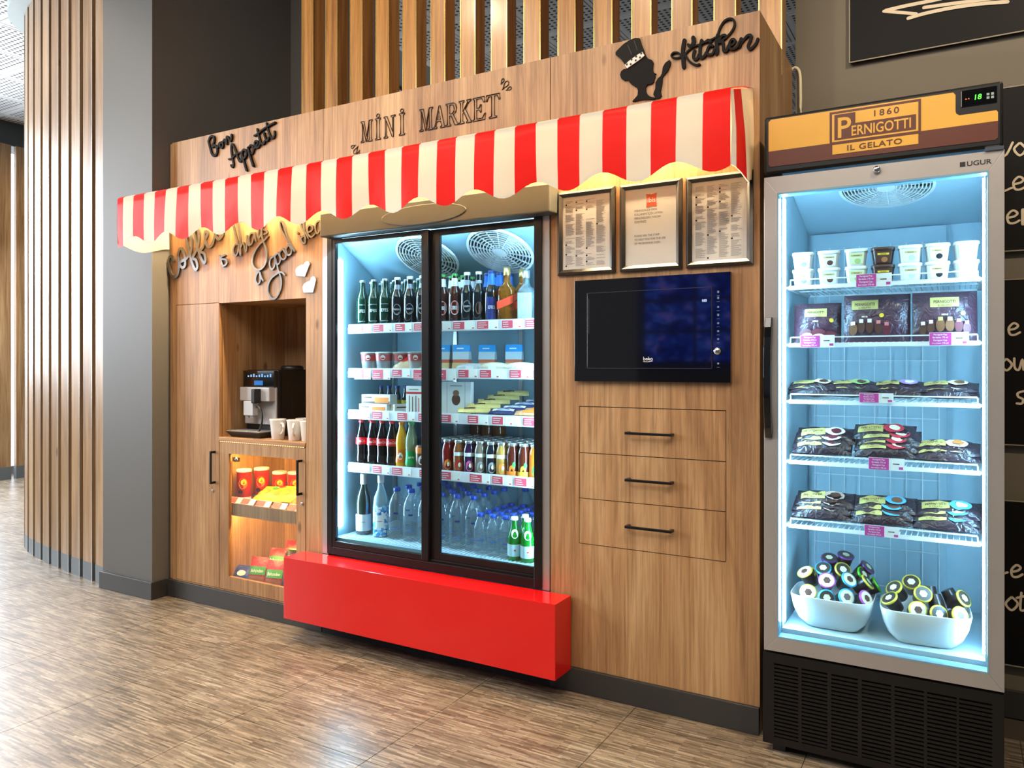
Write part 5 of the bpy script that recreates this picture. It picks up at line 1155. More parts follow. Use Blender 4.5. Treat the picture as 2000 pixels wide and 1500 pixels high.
place(p_or, (-1.679, 0.150, s4), 'orange soda bottle between the cola and the lemon-lime soda', None, RB)
p_li = bottle('lime_soda_bottle', 'bottle', COLA, glass('lime_glass', (206,226,200), 0.02, 1.45, (176,190,150), 0.45), (0.209, 0.222, 0.0145, GREEN), ((0.022, 0.088, M('soda_label_green', (24,160,80), 0.4), 'label'),), ((text_uv('Sprite', 0.011, 0.012, 0.8, u=0, v=0.055, shear=0.2), WHT, 'lettering'),))
place(p_li, (-1.622, 0.150, s4), 'clear lime soda bottle with green label beside the orange one', None, RB)
CANP = [(0.024,0),(0.030,0.006),(0.030,0.108),(0.026,0.118)]
p_can = bottle('coffee_can', 'can', CANP, M('can_brown', (120,84,74), 0.3, metal=0.5), (0.116, 0.120, 0.027, CHROME), ((0.08, 0.108, ORG, 'label_band'),), ((disc_uv(0, 0.05, 0.016, 12, 0.022), WHT, 'badge'),))
place(p_can, (-1.560, 0.150, s4), 'brown drink can at the middle stile on the fourth shelf', None, RB)
JUI = [(0.024,0),(0.0275,0.004),(0.0275,0.104),(0.0260,0.116),(0.0195,0.136),(0.0190,0.142)]
def juice(col, lab, band=True, tag_=None):
    pr = []
    if band: pr.append((grid_uv(-0.026, 0.026, 0.084, 0.100, 8, 1), WHT, 'paper_band'))
    if lab: pr += [(disc_uv(0, 0.042, 0.017, 12, 0.024), lab, 'fruit_picture'), (disc_uv(0.004, 0.044, 0.007, 10, 0.010), CRM, 'highlight')]
    return bottle('juice_bottle', 'bottle', JUI, M('juice_%d_%d_%d' % col, col, 0.1, coat=0.6, var=0.02), (0.140, 0.154, 0.0210, SILCAP), (), pr)
def tea(lab, leaf):
    return bottle('iced_tea_bottle', 'bottle', JUI, M('iced_tea', (92,34,20), 0.1, coat=0.6, var=0.02), (0.140, 0.154, 0.0210, SILCAP), ((0.004, 0.034, lab, 'fruit_label'),), ((disc_uv(-0.006, 0.040, 0.013, 12, 0.020), lab, 'fruit_picture'), (disc_uv(0.004, 0.062, 0.008, 10, 0.012), leaf, 'leaf_picture')))
JB = [(-1.466, juice((40,44,120), BLU, False), 'blue energy drink bottle right beside the middle stile'),
      (-1.408, juice((140,30,26), ORG, False), 'red juice bottle with flame print on the fourth shelf'),
      (-1.347, juice((150,84,40), DRED), 'amber juice bottle with white paper band, second bottle of the juices'),
      (-1.291, juice((60,24,60), PNK), 'purple juice bottle with white paper band'),
      (-1.233, juice((132,116,98), GRYP), 'grey-brown juice bottle with white paper band'),
      (-1.175, juice((30,30,36), GRYP), 'almost black juice bottle with white paper band'),
      (-1.122, juice((196,150,70), ORG), 'golden juice bottle with white paper band'),
      (-1.068, tea(ORG, GREEN), 'iced tea bottle with orange fruit label, left of the two teas'),
      (-1.012, tea(YLW, GREEN), 'iced tea bottle with yellow lemon label, right of the two teas'),
      (-0.958, juice((226,112,30), GREEN, False), 'orange juice bottle at the right end of the fourth shelf')]
for x, p, l in JB: place(p, (x, 0.142, s4), l, 'juice bottles', RB)
JC = ('blue', 'red', 'amber', 'purple', 'grey-brown', 'black', 'golden', 'orange-label tea', 'lemon-label tea', 'bright orange')
for i, (x, p, l) in enumerate(JB):
    for k in range(1, 5):
        o = place(p, (x, 0.142+0.060*k, s4), 'silver-capped %s drink bottle in the %s row of the fourth shelf' % (JC[i], ROW[k]), 'juice bottles in the rows behind', RB)
AMB = glass('amber_bottle_glass', (196,120,40), 0.03, 1.45, (170,92,26), 0.6)
p_am = bottle('tall_amber_bottle', 'bottle', [(0.030,0),(0.032,0.005),(0.032,0.19),(0.028,0.215),(0.013,0.235)], AMB, (0.232, 0.245, 0.0145, SILCAP))
for k in range(3): place(p_am, (-1.455+0.066*k, 0.450, s4), ('leftmost', 'middle', 'rightmost')[k]+' of the tall amber bottles at the back of the fourth shelf', 'tall amber bottles')

# ---- bottom: wine, water, sparkling water
s5 = 0.455
obj('floor_grid', MB_join(*[MB().box(-1.97+0.02*k, -1.966+0.02*k, 0.05, 0.48, 0.455, 0.4565) for k in range(55)]), [WHITEPL]*55, F, kind='stuff')
s5 = 0.4565
WINE = [(0.034,0),(0.037,0.004),(0.037,0.150),(0.033,0.185),(0.017,0.225),(0.0145,0.245),(0.0145,0.285)]
p_wi = bottle('wine_bottle', 'bottle', WINE, M('wine_glass', (28,40,34), 0.08, coat=0.7, var=0), (0.240, 0.290, 0.0160, M('wine_foil', (206,196,190), 0.35)), ((0.018, 0.098, WHT, 'paper_label'),), ((grid_uv(-0.014, 0.014, 0.060, 0.063, 6, 1), GRYP, 'print'),))
place(p_wi, (-1.912, 0.148, s5), 'dark wine bottle with white paper label at the bottom left of the fridge', None, RB)
def mosaic():
    m, nt, b = base('blue_white_mosaic'); v = nn(nt, 'ShaderNodeTexVoronoi'); v.inputs['Scale'].default_value = 85.0
    nt.links.new(vmap(nt, (1, 1, 1), 'obj'), v.inputs['Vector'])
    r = ramp(nt, [(0.0, (30,110,190)), (0.28, (60,150,215)), (0.52, (150,205,235)), (0.70, (240,246,250))]); r.color_ramp.interpolation = 'CONSTANT'
    nt.links.new(v.outputs['Color'], r.inputs[0]); nt.links.new(r.outputs[0], b.inputs['Base Color']); setin(b, Roughness=0.4); return m
p_bw = bottle('blue_pattern_bottle', 'bottle', WINE, glass('pale_wine_glass', (200,226,232), 0.03, 1.45, (176,204,214), 0.5), (0.255, 0.290, 0.0160, WHT), ((0.004, 0.150, mosaic(), 'patterned_sleeve'),), ((grid_uv(-0.022, 0.022, 0.045, 0.105, 8, 2), WHT, 'label'), (grid_uv(-0.012, 0.012, 0.074, 0.077, 6, 1), DRED, 'print')))
place(p_bw, (-1.804, 0.148, s5), 'wine bottle with blue and white patterned sleeve beside the dark wine', None, RB)
WATM = glass('water_bottle_plastic', (247,251,253), 0.05, 1.50, (205,230,244), 0.08)
BCAP = M('blue_cap', (20,66,170), 0.35)
WB = [(0.036,0),(0.041,0.008),(0.041,0.048),(0.0385,0.054),(0.041,0.060),(0.041,0.148),(0.0375,0.172),(0.026,0.200),(0.0150,0.214),(0.0135,0.228)]
p_wb = bottle('large_water_bottle', 'bottle', WB, WATM, (0.222, 0.240, 0.0165, BCAP), (), ((grid_uv(-0.010, 0.010, 0.120, 0.128, 6, 1), NAVY, 'print'), (grid_uv(-0.016, 0.016, 0.050, 0.054, 6, 1), BLU, 'print')))
WS = [(0.026,0),(0.0300,0.006),(0.0300,0.040),(0.0285,0.045),(0.0300,0.050),(0.0300,0.108),(0.0240,0.138),(0.0140,0.156),(0.0130,0.166)]
p_ws = bottle('small_water_bottle', 'bottle', WS, WATM, (0.162, 0.178, 0.0160, BCAP), (), ((grid_uv(-0.014, 0.014, 0.060, 0.064, 6, 1), BLU, 'print'),))
for k, x in enumerate((-1.708, -1.622, -1.536)):
    place(p_wb, (x, 0.150, s5), ('left', 'middle', 'right')[k]+' of the three large water bottles behind the left fridge door', 'large water bottles', RB)
    for j, y in enumerate((0.24, 0.33, 0.42)): place(p_wb, (x, y, s5), 'large water bottle behind the left door, %s row, %s column' % (ROW[j+1], ('left', 'middle', 'right')[k]), 'large water bottles in the rows behind', RB)
for k, x in enumerate((-1.440, -1.354, -1.268)):
    place(p_wb, (x, 0.140, s5), ('left', 'middle', 'right')[k]+' of the three large water bottles behind the right fridge door', 'large water bottles', RB)
    for j, y in enumerate((0.228, 0.316, 0.404)): place(p_wb, (x, y, s5), 'large water bottle behind the right door, %s row, %s column' % (ROW[j+1], ('left', 'middle', 'right')[k]), 'large water bottles in the rows behind', RB)
for x, w in ((-1.18, 'left'), (-1.094, 'right')): place(p_wb, (x, 0.452, s5), 'large water bottle at the very back behind the small ones, %s of two' % w, 'large water bottles in the rows behind', RB)
for k, x in enumerate((-1.205, -1.140, -1.078)):
    if k < 3: place(p_ws, (x+0.0, 0.098, s5), ('left', 'middle', 'right')[k]+' of the small water bottles in front of the green glass bottles', 'small water bottles', RB)
    for j, y in enumerate((0.164, 0.230, 0.296, 0.362)): place(p_ws, (x, y, s5), 'small blue-capped water bottle, %s row, %s column' % (ROW[j+1], ('left', 'middle', 'right')[k]), 'small water bottles in the rows behind', RB)
for k, x in enumerate((-1.012, -0.948)):
    for j, y in enumerate((0.22, 0.286, 0.352)): place(p_ws, (x, y, s5), 'small blue-capped water bottle behind the green glass bottles, %s row, %s column' % (ROW[j], ('left', 'right')[k]), 'small water bottles in the rows behind', RB)
SPK = [(0.026,0),(0.0300,0.005),(0.0300,0.075),(0.0285,0.095),(0.0190,0.130),(0.0135,0.150),(0.0130,0.170)]
p_sp = bottle('sparkling_water_bottle', 'bottle', SPK, glass('green_glass', (40,190,80), 0.02, 1.5, (14,140,40), 0.55), (0.166, 0.180, 0.0150, WHT), ((0.018, 0.068, M('pale_blue_label', (186,222,232), 0.4), 'label'),), ((disc_uv(0, 0.112, 0.016, 12, 0.019), WHT, 'round_sticker'), (disc_uv(0, 0.044, 0.005, 5), DRED, 'star')))
place(p_sp, (-1.026, 0.085, s5), 'green sparkling water bottle at the bottom right, left of the pair', 'green sparkling water bottles', RB)
place(p_sp, (-0.962, 0.082, s5), 'green sparkling water bottle at the bottom right, right of the pair', 'green sparkling water bottles', RB)
for x, y, w in ((-1.012, 0.152, 'second row, left'), (-0.948, 0.150, 'second row, right'), (-0.90, 0.10, 'hidden by the right door frame')): place(p_sp, (x, y, s5), 'green sparkling water bottle, '+w, 'green sparkling water bottles behind', RB)

# ------------------------------------------------------------------ ice creams in the freezer
f1, f2, f3, f4, f5 = FZ
TUBB = M('tub_white', (240,240,236), 0.35); TUBD = M('tub_brown', (70,42,34), 0.35)
def tub(bm, label_m, scoop):
    t = thing('ice_cream_tub', '-', 'tub')
    obj('tub', loft(MB(), [rsq(0.0255, 0.024, 0), rsq(0.0275, 0.026, 0.003), rsq(0.0330, 0.0315, 0.047)]), bm, t, local=True)
    obj('lid', loft(MB(), [rsq(0.0350, 0.0335, 0.046), rsq(0.0355, 0.034, 0.049), rsq(0.0350, 0.0335, 0.055), rsq(0.032, 0.030, 0.056)]), bm, t, local=True)
    fn = lambda u, v: (u*(0.8+v*4), -0.0262-0.0055*(v-0.003)/0.044-0.0008, v)
    obj('label', MB().mapped(grid_uv(-0.024, 0.024, 0.006, 0.042), fn), label_m, t, local=True)
    fn2 = lambda u, v: (u*(0.8+v*4), -0.0262-0.0055*(v-0.003)/0.044-0.0012, v)
    obj('scoop_picture', MB().mapped(disc_uv(0.004, 0.015, 0.011, 14, 0.0085), fn2), scoop, t, local=True)
    lm = LIME if bm is TUBB else YLW
    obj('name_band', MB().mapped(grid_uv(-0.018, 0.018, 0.030, 0.036), fn2), lm, t, local=True)
    obj('lettering', MB().mapped(text_uv('Pernigotti', 0.0036, 0.02, 0.9, u=0, v=0.0312), lambda u, v: (u*(0.8+v*4), -0.0262-0.0055*(v-0.003)/0.044-0.0016, v)), BRW, t, local=True)
    return t
PALE = PR('tub_pale', (232,226,216))
tubs = [(0.136, tub(TUBB, PR('tub_peach', (236,214,206)), PR('scoop_violet', (120,116,176))), 'violet scoop'), (0.218, tub(TUBB, PALE, BRW), 'brown scoop'), (0.302, tub(TUBB, PR('tub_green', (222,226,180)), PR('scoop_green', (176,196,120))), 'pale green scoop'),
        (0.381, tub(TUBD, PR('tub_label_brown', (84,48,38)), PR('scoop_caramel', (176,112,66))), 'caramel scoop'), (0.459, tub(TUBB, PALE, PR('scoop_grey', (186,196,200))), 'grey scoop'),
        (0.535, tub(TUBB, PALE, BLKP), 'black scoop'), (0.613, tub(TUBB, PALE, PR('scoop_lilac', (170,170,200))), 'lilac scoop')]
for i, (x, p, l) in enumerate(tubs):
    c_ = 'brown' if 'caramel' in l else 'white'
    place(p, (x, 0.040, f1), c_+' ice cream tub with '+l+', lower of its stack', 'ice cream tubs', 0.12)
    place(p, (x, 0.038, f1+0.0565), c_+' ice cream tub with '+l+', upper of its stack', 'ice cream tubs', 0.12)

PURP = foil('wrapper_purple', (72,42,54), 0.3); CHOCF = foil('wrapper_choc', (46,28,34), 0.28)
def logo_prints(cx, cz, w):
    h = w*0.42
    return [(grid_uv(cx-w/2, cx+w/2, cz-h/2, cz+h/2, 6, 3), LIME, 'logo_panel'), (text_uv('PERNIGOTTI', h*0.30, 0.012, 0.86*w/(h*2.75), u=cx, v=cz-h*0.12), BRW, 'lettering'), (text_uv('IL GELATO', h*0.16, 0.008, 1.0, u=cx, v=cz-h*0.42), BRW, 'lettering')]
def multipack(w, h, seed, logo, bites):
    pr = logo_prints(logo[0], logo[1], logo[2]) + [(disc_uv(logo[0]+0.050, h*0.52, 0.007), YLW, 'badge'), (text_uv('MINI', 0.006, 0.01, 1, u=logo[0], v=h*0.48), CRM, 'lettering')]
    for (u, v, a, b, c1, c2) in bites:
        pr.append((disc_uv(u, v, a, 12, b), c1, 'ice_cream_picture'))
        if c2: pr.append((grid_uv(u-a*0.5, u+a*0.5, v+b*0.65, v+b*1.25), c2, 'stick_picture'))
    return Pillow(w, h, 0.055, seed, 0.05).build('ice_cream_multipack', 'ice cream pack', PURP, pr)
NUT = PR('nutty', (120,74,44)); MAR = PR('maroon', (104,36,44))
m1 = multipack(0.150, 0.138, 21, (-0.004, 0.100, 0.070), [(-0.035, 0.030, 0.020, 0.014, MAR, None), (0.005, 0.028, 0.024, 0.015, MAR, None), (0.042, 0.024, 0.020, 0.012, MAR, None), (-0.030, 0.022, 0.017, 0.008, CRM, None), (0.006, 0.018, 0.018, 0.009, CRM, None)])
m2 = multipack(0.198, 0.160, 22, (-0.035, 0.122, 0.080), [(-0.070, 0.040, 0.013, 0.020, NUT, CRM), (-0.045, 0.046, 0.012, 0.020, BRW, WHT), (-0.020, 0.046, 0.012, 0.020, BRW, WHT), (0.006, 0.042, 0.012, 0.019, BRW, PR('rose', (200,110,110))), (0.030, 0.036, 0.012, 0.018, MAR, PR('rose', (200,110,110)))])
m3 = multipack(0.180, 0.160, 23, (0.000, 0.122, 0.080), [(-0.060, 0.036, 0.011, 0.018, BRW, WHT), (-0.038, 0.040, 0.011, 0.018, BRW, WHT), (-0.012, 0.046, 0.013, 0.020, NUT, LIME), (0.014, 0.046, 0.013, 0.020, NUT, LIME), (0.038, 0.042, 0.012, 0.018, MAR, PR('rose', (200,110,110))), (0.060, 0.036, 0.011, 0.018, MAR, PR('rose', (200,110,110)))])
for p, x, l in ((m1, 0.178, 'purple ice cream multipack showing sliced bars, leftmost on the second freezer shelf'), (m2, 0.361, 'wide purple ice cream multipack between the other two'), (m3, 0.555, 'purple ice cream multipack showing six small ices, rightmost of three')):
    place(p, (x, 0.055, f2), l, 'ice cream multipacks', rot=(math.radians(-10), 0, 0.06))
def single(w, seed, pic, pic2, th=0.034, h=0.085):
    pr = logo_prints(-w*0.21, h*0.44, w*0.42) + [(disc_uv(w*0.16, h*0.48, w*0.17, 14, h*0.26), pic, 'ice_cream_picture'), (disc_uv(w*0.18, h*0.46, w*0.09, 12, h*0.15), pic2, 'filling_picture')]
    return Pillow(w, h, th, seed, 0.04, 0.08).build('ice_cream_bar', 'ice cream bar', CHOCF, pr)
sd = [single(0.165, 31, CRM, BRW), single(0.165, 32, PR('mint', (170,200,130)), BRW), single(0.165, 33, PR('lav', (180,150,210)), CRM), single(0.165, 34, CRM, NUT),
      single(0.185, 35, WHT, MAR, 0.045), single(0.185, 36, PR('berry', (190,50,66)), CRM, 0.045), single(0.185, 37, CRM, PR('caramel', (200,120,60)), 0.045),
      single(0.185, 38, PR('almond', (210,180,160)), BRW, 0.045), single(0.185, 39, PR('icy', (90,170,210)), NUT, 0.045), single(0.185, 40, PR('icy', (90,170,210)), CRM, 0.045)]
def flat(a, rz): return (math.radians(-a), 0, rz)
def pile(p, x, z, n, label, grp, a=66, y=0.020, dz=0.017, dy=0.012):
    for k in range(n):
        w = ('bottom', 'upper')[k] if n == 2 else ('bottom', 'second', 'third', 'top')[k]
        place(p, (x+0.004*k*(-1)**k, y+dy*k, z+0.021+dz*k), label+(', %s of its pile' % w if n > 1 else ''), grp, rot=flat(a, 0.04*(-1)**k))
for i, (x, l) in enumerate(((0.170, 'cream picture, leftmost on third shelf'), (0.288, 'mint green picture on third shelf'), (0.430, 'lavender picture on third shelf'), (0.568, 'cream picture, rightmost on third shelf'))):
    pile(sd[i], x, f3-0.004, 2, 'ice cream bar with '+l, 'ice cream bars on the third shelf', 73, 0.024+0.004*i, 0.014)
for i, (x, n, l) in enumerate(((0.198, 3, 'maroon picture, left of fourth shelf'), (0.392, 4, 'strawberry picture, middle of fourth shelf'), (0.562, 2, 'caramel picture, right of fourth shelf'))):
    pile(sd[4+i], x, f4, n, 'ice cream bar with '+l, 'ice cream bars on the fourth shelf', 58 if i < 2 else 68, 0.012)
for i, (x, n, l) in enumerate(((0.196, 3, 'almond picture, left of lowest shelf'), (0.380, 3, 'blue nut picture, middle of lowest shelf'), (0.562, 3, 'blue cream picture, right of lowest shelf'))):
    pile(sd[7+i], x, f5, n, 'ice cream bar with '+l, 'ice cream bars on the lowest shelf', 62, 0.012)

# bowls with small cups
BOWL = M('bowl_porcelain', (238,242,242), 0.25, coat=0.3)
def bowl(name):
    t = thing('serving_bowl', name, 'bowl')
    o_ = [(0.072,0.055,0.0),(0.082,0.064,0.004),(0.105,0.083,0.030),(0.120,0.096,0.065),(0.1285,0.104,0.108),(0.1275,0.103,0.110)]
    i_ = [(0.1245,0.100,0.109),(0.116,0.092,0.066),(0.100,0.079,0.033),(0.075,0.058,0.010)]
    obj('bowl', loft(MB(), [rsq(a, b, z, 32, 5.0) for a, b, z in o_+i_]), BOWL, t, local=True); return t
b_1 = bowl('white rectangular bowl full of mixed coloured ice cream cups, left'); b_1.location = (0.228, 0.062, 0.4005)
b_2 = bowl('white rectangular bowl of yellow-rimmed ice cream cups, right'); b_2.location = (0.500, 0.050, 0.4005); b_2.rotation_euler = (0, 0, 0.06)
CUPS = [(0.0185,0),(0.0195,0.002),(0.0250,0.046)]
def icup(rim, face, body, nm):
    t = thing('ice_cream_cup', '-', 'ice cream cup')
    obj('cup', MB().lathe(CUPS, 16), body, t, local=True)
    obj('lid', MB().lathe([(0.0265,0.046),(0.0275,0.048),(0.0275,0.051),(0.0225,0.0525)], 20, caps=False), rim, t, local=True)
    obj('lid_picture', MB().lathe([(0.0228,0.0525),(0.0,0.0528)], 18, caps=False), face, t, local=True)
    obj('emblem', MB().mapped(disc_uv(0, 0, 0.012, 6), lambda u, v: (u, v, 0.0535)), BRW if face is CRM else CRM, t, local=True)
    return t
RIMS = {'yellow': M('rim_yellow', (226,196,70), 0.3, metal=0.3), 'blue': M('rim_blue', (70,180,220), 0.3, metal=0.3), 'pink': M('rim_pink', (200,90,180), 0.3, metal=0.3), 'green': M('rim_green', (80,200,40), 0.3, metal=0.3), 'purple': M('rim_purple', (110,50,110), 0.3, metal=0.3)}
DKC = M('cup_dark', (44,30,28), 0.3)
CP = {}
for r_ in RIMS:
    for fc_ in ('dark', 'pale'):
        if (r_, fc_) in (('yellow','dark'),('yellow','pale'),('blue','dark'),('blue','pale'),('pink','pale'),('green','dark'),('purple','dark')):
            CP[(r_, fc_)] = icup(RIMS[r_], CRM if fc_ == 'pale' else M('lid_dark', (60,50,40), 0.35), DKC, '')
def tiltcup(tx, az):   # lid axis tilted tx degrees from upright towards azimuth az (degrees, 0 = viewer side)
    d = Vector((math.sin(math.radians(az))*math.sin(math.radians(tx)), -math.cos(math.radians(az))*math.sin(math.radians(tx)), math.cos(math.radians(tx))))
    return d.to_track_quat('Z', 'Y').to_euler()
L1 = [('yellow','pale',-0.088,-0.062,0.090,62,-10,'front left corner'),('blue','dark',-0.030,-0.066,0.084,66,0,'front, second from the left'),('blue','pale',0.028,-0.064,0.092,64,15,'front, third from the left'),('pink','pale',0.080,-0.060,0.088,60,40,'front right corner'),
      ('yellow','pale',-0.082,-0.015,0.125,35,-60,'left edge, second row'),('pink','pale',-0.026,-0.018,0.122,55,-10,'second row, left of centre'),('blue','pale',0.026,-0.010,0.126,50,30,'second row, right of centre'),('yellow','dark',0.078,-0.010,0.120,50,70,'right edge, second row'),
      ('blue','dark',-0.040,0.035,0.140,40,-20,'third row, left'),('yellow','dark',0.010,0.040,0.148,50,10,'third row, centre'),('green','dark',0.060,0.040,0.140,55,50,'third row, right'),
      ('purple','dark',-0.030,0.085,0.158,25,-10,'back, left'),('purple','dark',0.022,0.088,0.170,20,20,'back, topmost'),('purple','dark',0.075,0.080,0.150,45,60,'back, right'),('green','dark',0.100,0.045,0.108,60,80,'right rear corner'),('yellow','dark',-0.085,0.050,0.112,40,-40,'left rear corner')]
for r_, fc_, x, y, z, tx, az, w in L1:
    place(CP[(r_, fc_)], (0.228+x*0.86, 0.062+y*0.8+0.022, 0.4005+z+0.004), r_+'-rimmed ice cream cup in the left bowl, '+w, 'ice cream cups in the left bowl', rot=tiltcup(tx, az+20))
L2 = [('yellow','dark',-0.085,-0.062,0.090,40,-70,'left corner'),('yellow','pale',-0.036,-0.066,0.090,66,0,'front, second from the left'),('yellow','dark',0.022,-0.066,0.086,66,10,'front, third from the left'),('yellow','pale',0.080,-0.060,0.088,66,20,'front right corner'),
      ('yellow','dark',-0.075,-0.005,0.118,45,-60,'second row, left'),('yellow','dark',-0.020,-0.008,0.120,55,0,'second row, left of centre'),('purple','dark',0.030,-0.004,0.112,160,20,'upside down in the second row'),('yellow','dark',0.084,-0.006,0.118,55,40,'second row, right'),
      ('yellow','dark',-0.045,0.045,0.135,45,-20,'back, left'),('purple','dark',0.012,0.050,0.125,165,0,'upside down at the back'),('purple','dark',0.070,0.050,0.120,150,60,'upside down in the back right corner')]
for r_, fc_, x, y, z, tx, az, w in L2:
    nm = 'dark ice cream cup' if r_ == 'purple' else r_+'-rimmed ice cream cup'
    place(CP[(r_, fc_)], (0.500+x*0.86, 0.050+y*0.8+0.022, 0.4005+z+0.004+(0.03 if tx > 90 else 0)), nm+' in the right bowl, '+w, 'ice cream cups in the right bowl', rot=tiltcup(tx, az+20))

# ------------------------------------------------------------------ coffee niche
cm = thing('coffee_machine', 'silver and black bean-to-cup coffee machine in the oak niche', 'coffee machine', (-2.62, 0.28, 0.897))
zb = 0.897
obj('body', MB().box(-2.742, -2.500, 0.150, 0.440, zb, 1.250), M('machine_black', (22,22,24), 0.35), cm, bevel=0.008)
obj('side_cover', MB().box(-2.500, -2.496, 0.175, 0.430, zb+0.03, 1.235), BLKPL, cm)
obj('control_panel', MB().box(-2.742, -2.505, 0.128, 0.152, 1.160, 1.246), BLKGLOSS, cm, bevel=0.003)
obj('display', MB().box(-2.655, -2.590, 0.1272, 0.1285, 1.168, 1.193), emit('machine_display', (60,120,190), 1.2), cm)
ic = MB()
for k in range(9): ic.box(-2.705+0.021*k, -2.695+0.021*k, 0.1272, 0.1285, 1.212, 1.212+0.008+0.004*(k % 3))
obj('icons', ic, emit('machine_icons', (120,170,230), 1.6), cm)
obj('front_cover', MB().box(-2.742, -2.505, 0.140, 0.152, 0.960, 1.158).box(-2.735, -2.512, 0.100, 0.150, 1.085, 1.158), M('machine_silver', (206,206,208), 0.35, metal=0.25), cm, bevel=0.004)
obj('spout', MB().box(-2.672, -2.600, 0.070, 0.105, 1.010, 1.085).lathe([(0.008,0),(0.008,0.012)], 10, (-2.655, 0.087, 0.998)).lathe([(0.008,0),(0.008,0.012)], 10, (-2.618, 0.087, 0.998)), MATS['machine_silver'], cm, bevel=0.004)
obj('spout_slider', MB().box(-2.604, -2.574, 0.060, 0.105, 1.075, 1.150), BLKPL, cm, bevel=0.005)
hose = catmull([(-2.590, 0.085, 1.055), (-2.555, 0.070, 1.060), (-2.525, 0.065, 1.020), (-2.525, 0.062, 0.970), (-2.545, 0.060, 0.930), (-2.580, 0.060, 0.920)], 6)
obj('milk_hose', MB().tube(hose, 0.005, 8), BLKPL, cm)
obj('drip_tray', MB().hexa([(-2.735,0.045,zb),(-2.512,0.045,zb),(-2.505,0.150,zb),(-2.742,0.150,zb),(-2.752,0.020,zb+0.030),(-2.495,0.020,zb+0.030),(-2.495,0.150,zb+0.032),(-2.752,0.150,zb+0.032)]), BLKPL, cm, bevel=0.003)
obj('tray_grid', MB_join(*[MB().box(-2.745+0.0155*k, -2.739+0.0155*k, 0.024, 0.146, zb+0.031, zb+0.034) for k in range(16)]), [MATS['machine_silver']]*16, cm, kind='stuff')
obj('bean_lid', MB().lathe([(0.060, 1.250), (0.062, 1.258), (0.055, 1.272), (0, 1.274)], 24, (-2.565, 0.31, 0)), BLKPL, cm)
obj('side_seam', MB().box(-2.4962, -2.4952, 0.24, 0.245, 0.95, 1.17).box(-2.4962, -2.4952, 0.24, 0.36, 1.165, 1.17), INK, cm)
mg = thing('white_mug', '-', 'mug')
MUG = M('mug_white', (240,236,228), 0.25, coat=0.3)
obj('mug', MB().lathe([(0.028,0),(0.031,0.003),(0.035,0.05),(0.041,0.098),(0.042,0.104),(0.0395,0.104),(0.033,0.05),(0.028,0.008),(0.0,0.007)], 22), MUG, mg, local=True)
obj('handle', MB().tube(catmull([(0.0385,0,0.082),(0.058,0,0.084),(0.068,0,0.066),(0.060,0,0.042),(0.034,0,0.030)], 5), 0.0055, 8), MUG, mg, local=True)
for x, y, rz, l in ((-2.402, 0.058, -0.35, 'white mug standing nearest the coffee machine, leftmost of the mugs'), (-2.290, 0.066, -0.9, 'white mug in the middle of the front mugs'), (-2.196, 0.062, -0.2, 'white mug half cut off by the niche edge'), (-2.330, 0.165, 0.5, 'white mug behind the front mugs'), (-2.225, 0.170, 0.5, 'white mug behind, next to the niche edge')):
    place(mg, (x, y, zb), l, 'white mugs', rz)

# ------------------------------------------------------------------ snacks behind the glazed door
zs = 0.550
def can(name, r, h):
    t = thing(name, '-', 'snack can')
    pf = [(r*0.94, 0), (r, 0.003), (r, h-0.012)]
    obj('tube', MB().lathe(pf, 22), M('can_red', (200,40,24), 0.35), t, local=True)
    obj('lid', MB().lathe([(r*1.03, h-0.013), (r*1.03, h-0.002), (r*0.95, h), (0, h-0.002)], 22), PR('lid_cream', (226,206,190)), t, local=True)
    obj('rim', MB().lathe([(r*1.01, 0), (r*1.01, 0.006)], 22, caps=False), SILVER, t, local=True)
    w = wrap(pf)
    obj('chip_picture', MB().mapped(disc_uv(0.004, h*0.58, r*0.62, 14, h*0.17), w), ORG, t, local=True)
    obj('chip_highlight', MB().mapped(disc_uv(0.008, h*0.62, r*0.4, 12, h*0.09), wrap(pf, 0.0014)), YLW, t, local=True)
    obj('badge', MB().mapped(disc_uv(-0.010, h*0.32, r*0.36, 12, h*0.07), wrap(pf, 0.0014)), BLKP, t, local=True)
    obj('base_band', MB().mapped(grid_uv(-r*1.4, r*1.4, h*0.06, h*0.16, 10, 1), w), WHT, t, local=True)
    return t
c_big = can('snack_can', 0.0385, 0.172); c_sm = can('snack_can', 0.0375, 0.150)
place(c_big, (-2.695, 0.095, zs), 'large red snack can at the left front behind the glazed door', 'large red snack cans', 0.6)
place(c_big, (-2.668, 0.190, zs), 'large red snack can, second, behind the left front one', 'large red snack cans', 0.6)
for x, y, l in ((-2.590, 0.245, 'leftmost'), (-2.510, 0.280, 'second'), (-2.428, 0.310, 'third')): place(c_sm, (x, y, zs), l+' of the shorter red snack cans behind the yellow bags', 'shorter red snack cans', 0.6)
for x, y, l in ((-2.345, 0.335, 'fourth'), (-2.258, 0.37, 'rightmost')): place(c_sm, (x, y, zs), l+' of the shorter red snack cans behind the yellow bags', 'shorter red snack cans', 0.6)
cb_ = Pillow(0.20, 0.15, 0.05, 51, 0.05).build('crisps_bag', 'crisps', foil('crisps_yellow', (240,190,40), 0.3), ((disc_uv(-0.05, 0.06, 0.04, 14, 0.025), ORG, 'crisp_picture'), (disc_uv(0.04, 0.05, 0.03, 14, 0.022), ORG, 'crisp_picture'), (disc_uv(0.0, 0.09, 0.022, 12, 0.014), GREEN, 'herb_picture'), (disc_uv(0.03, 0.118, 0.03, 14, 0.014), DRED, 'badge')))
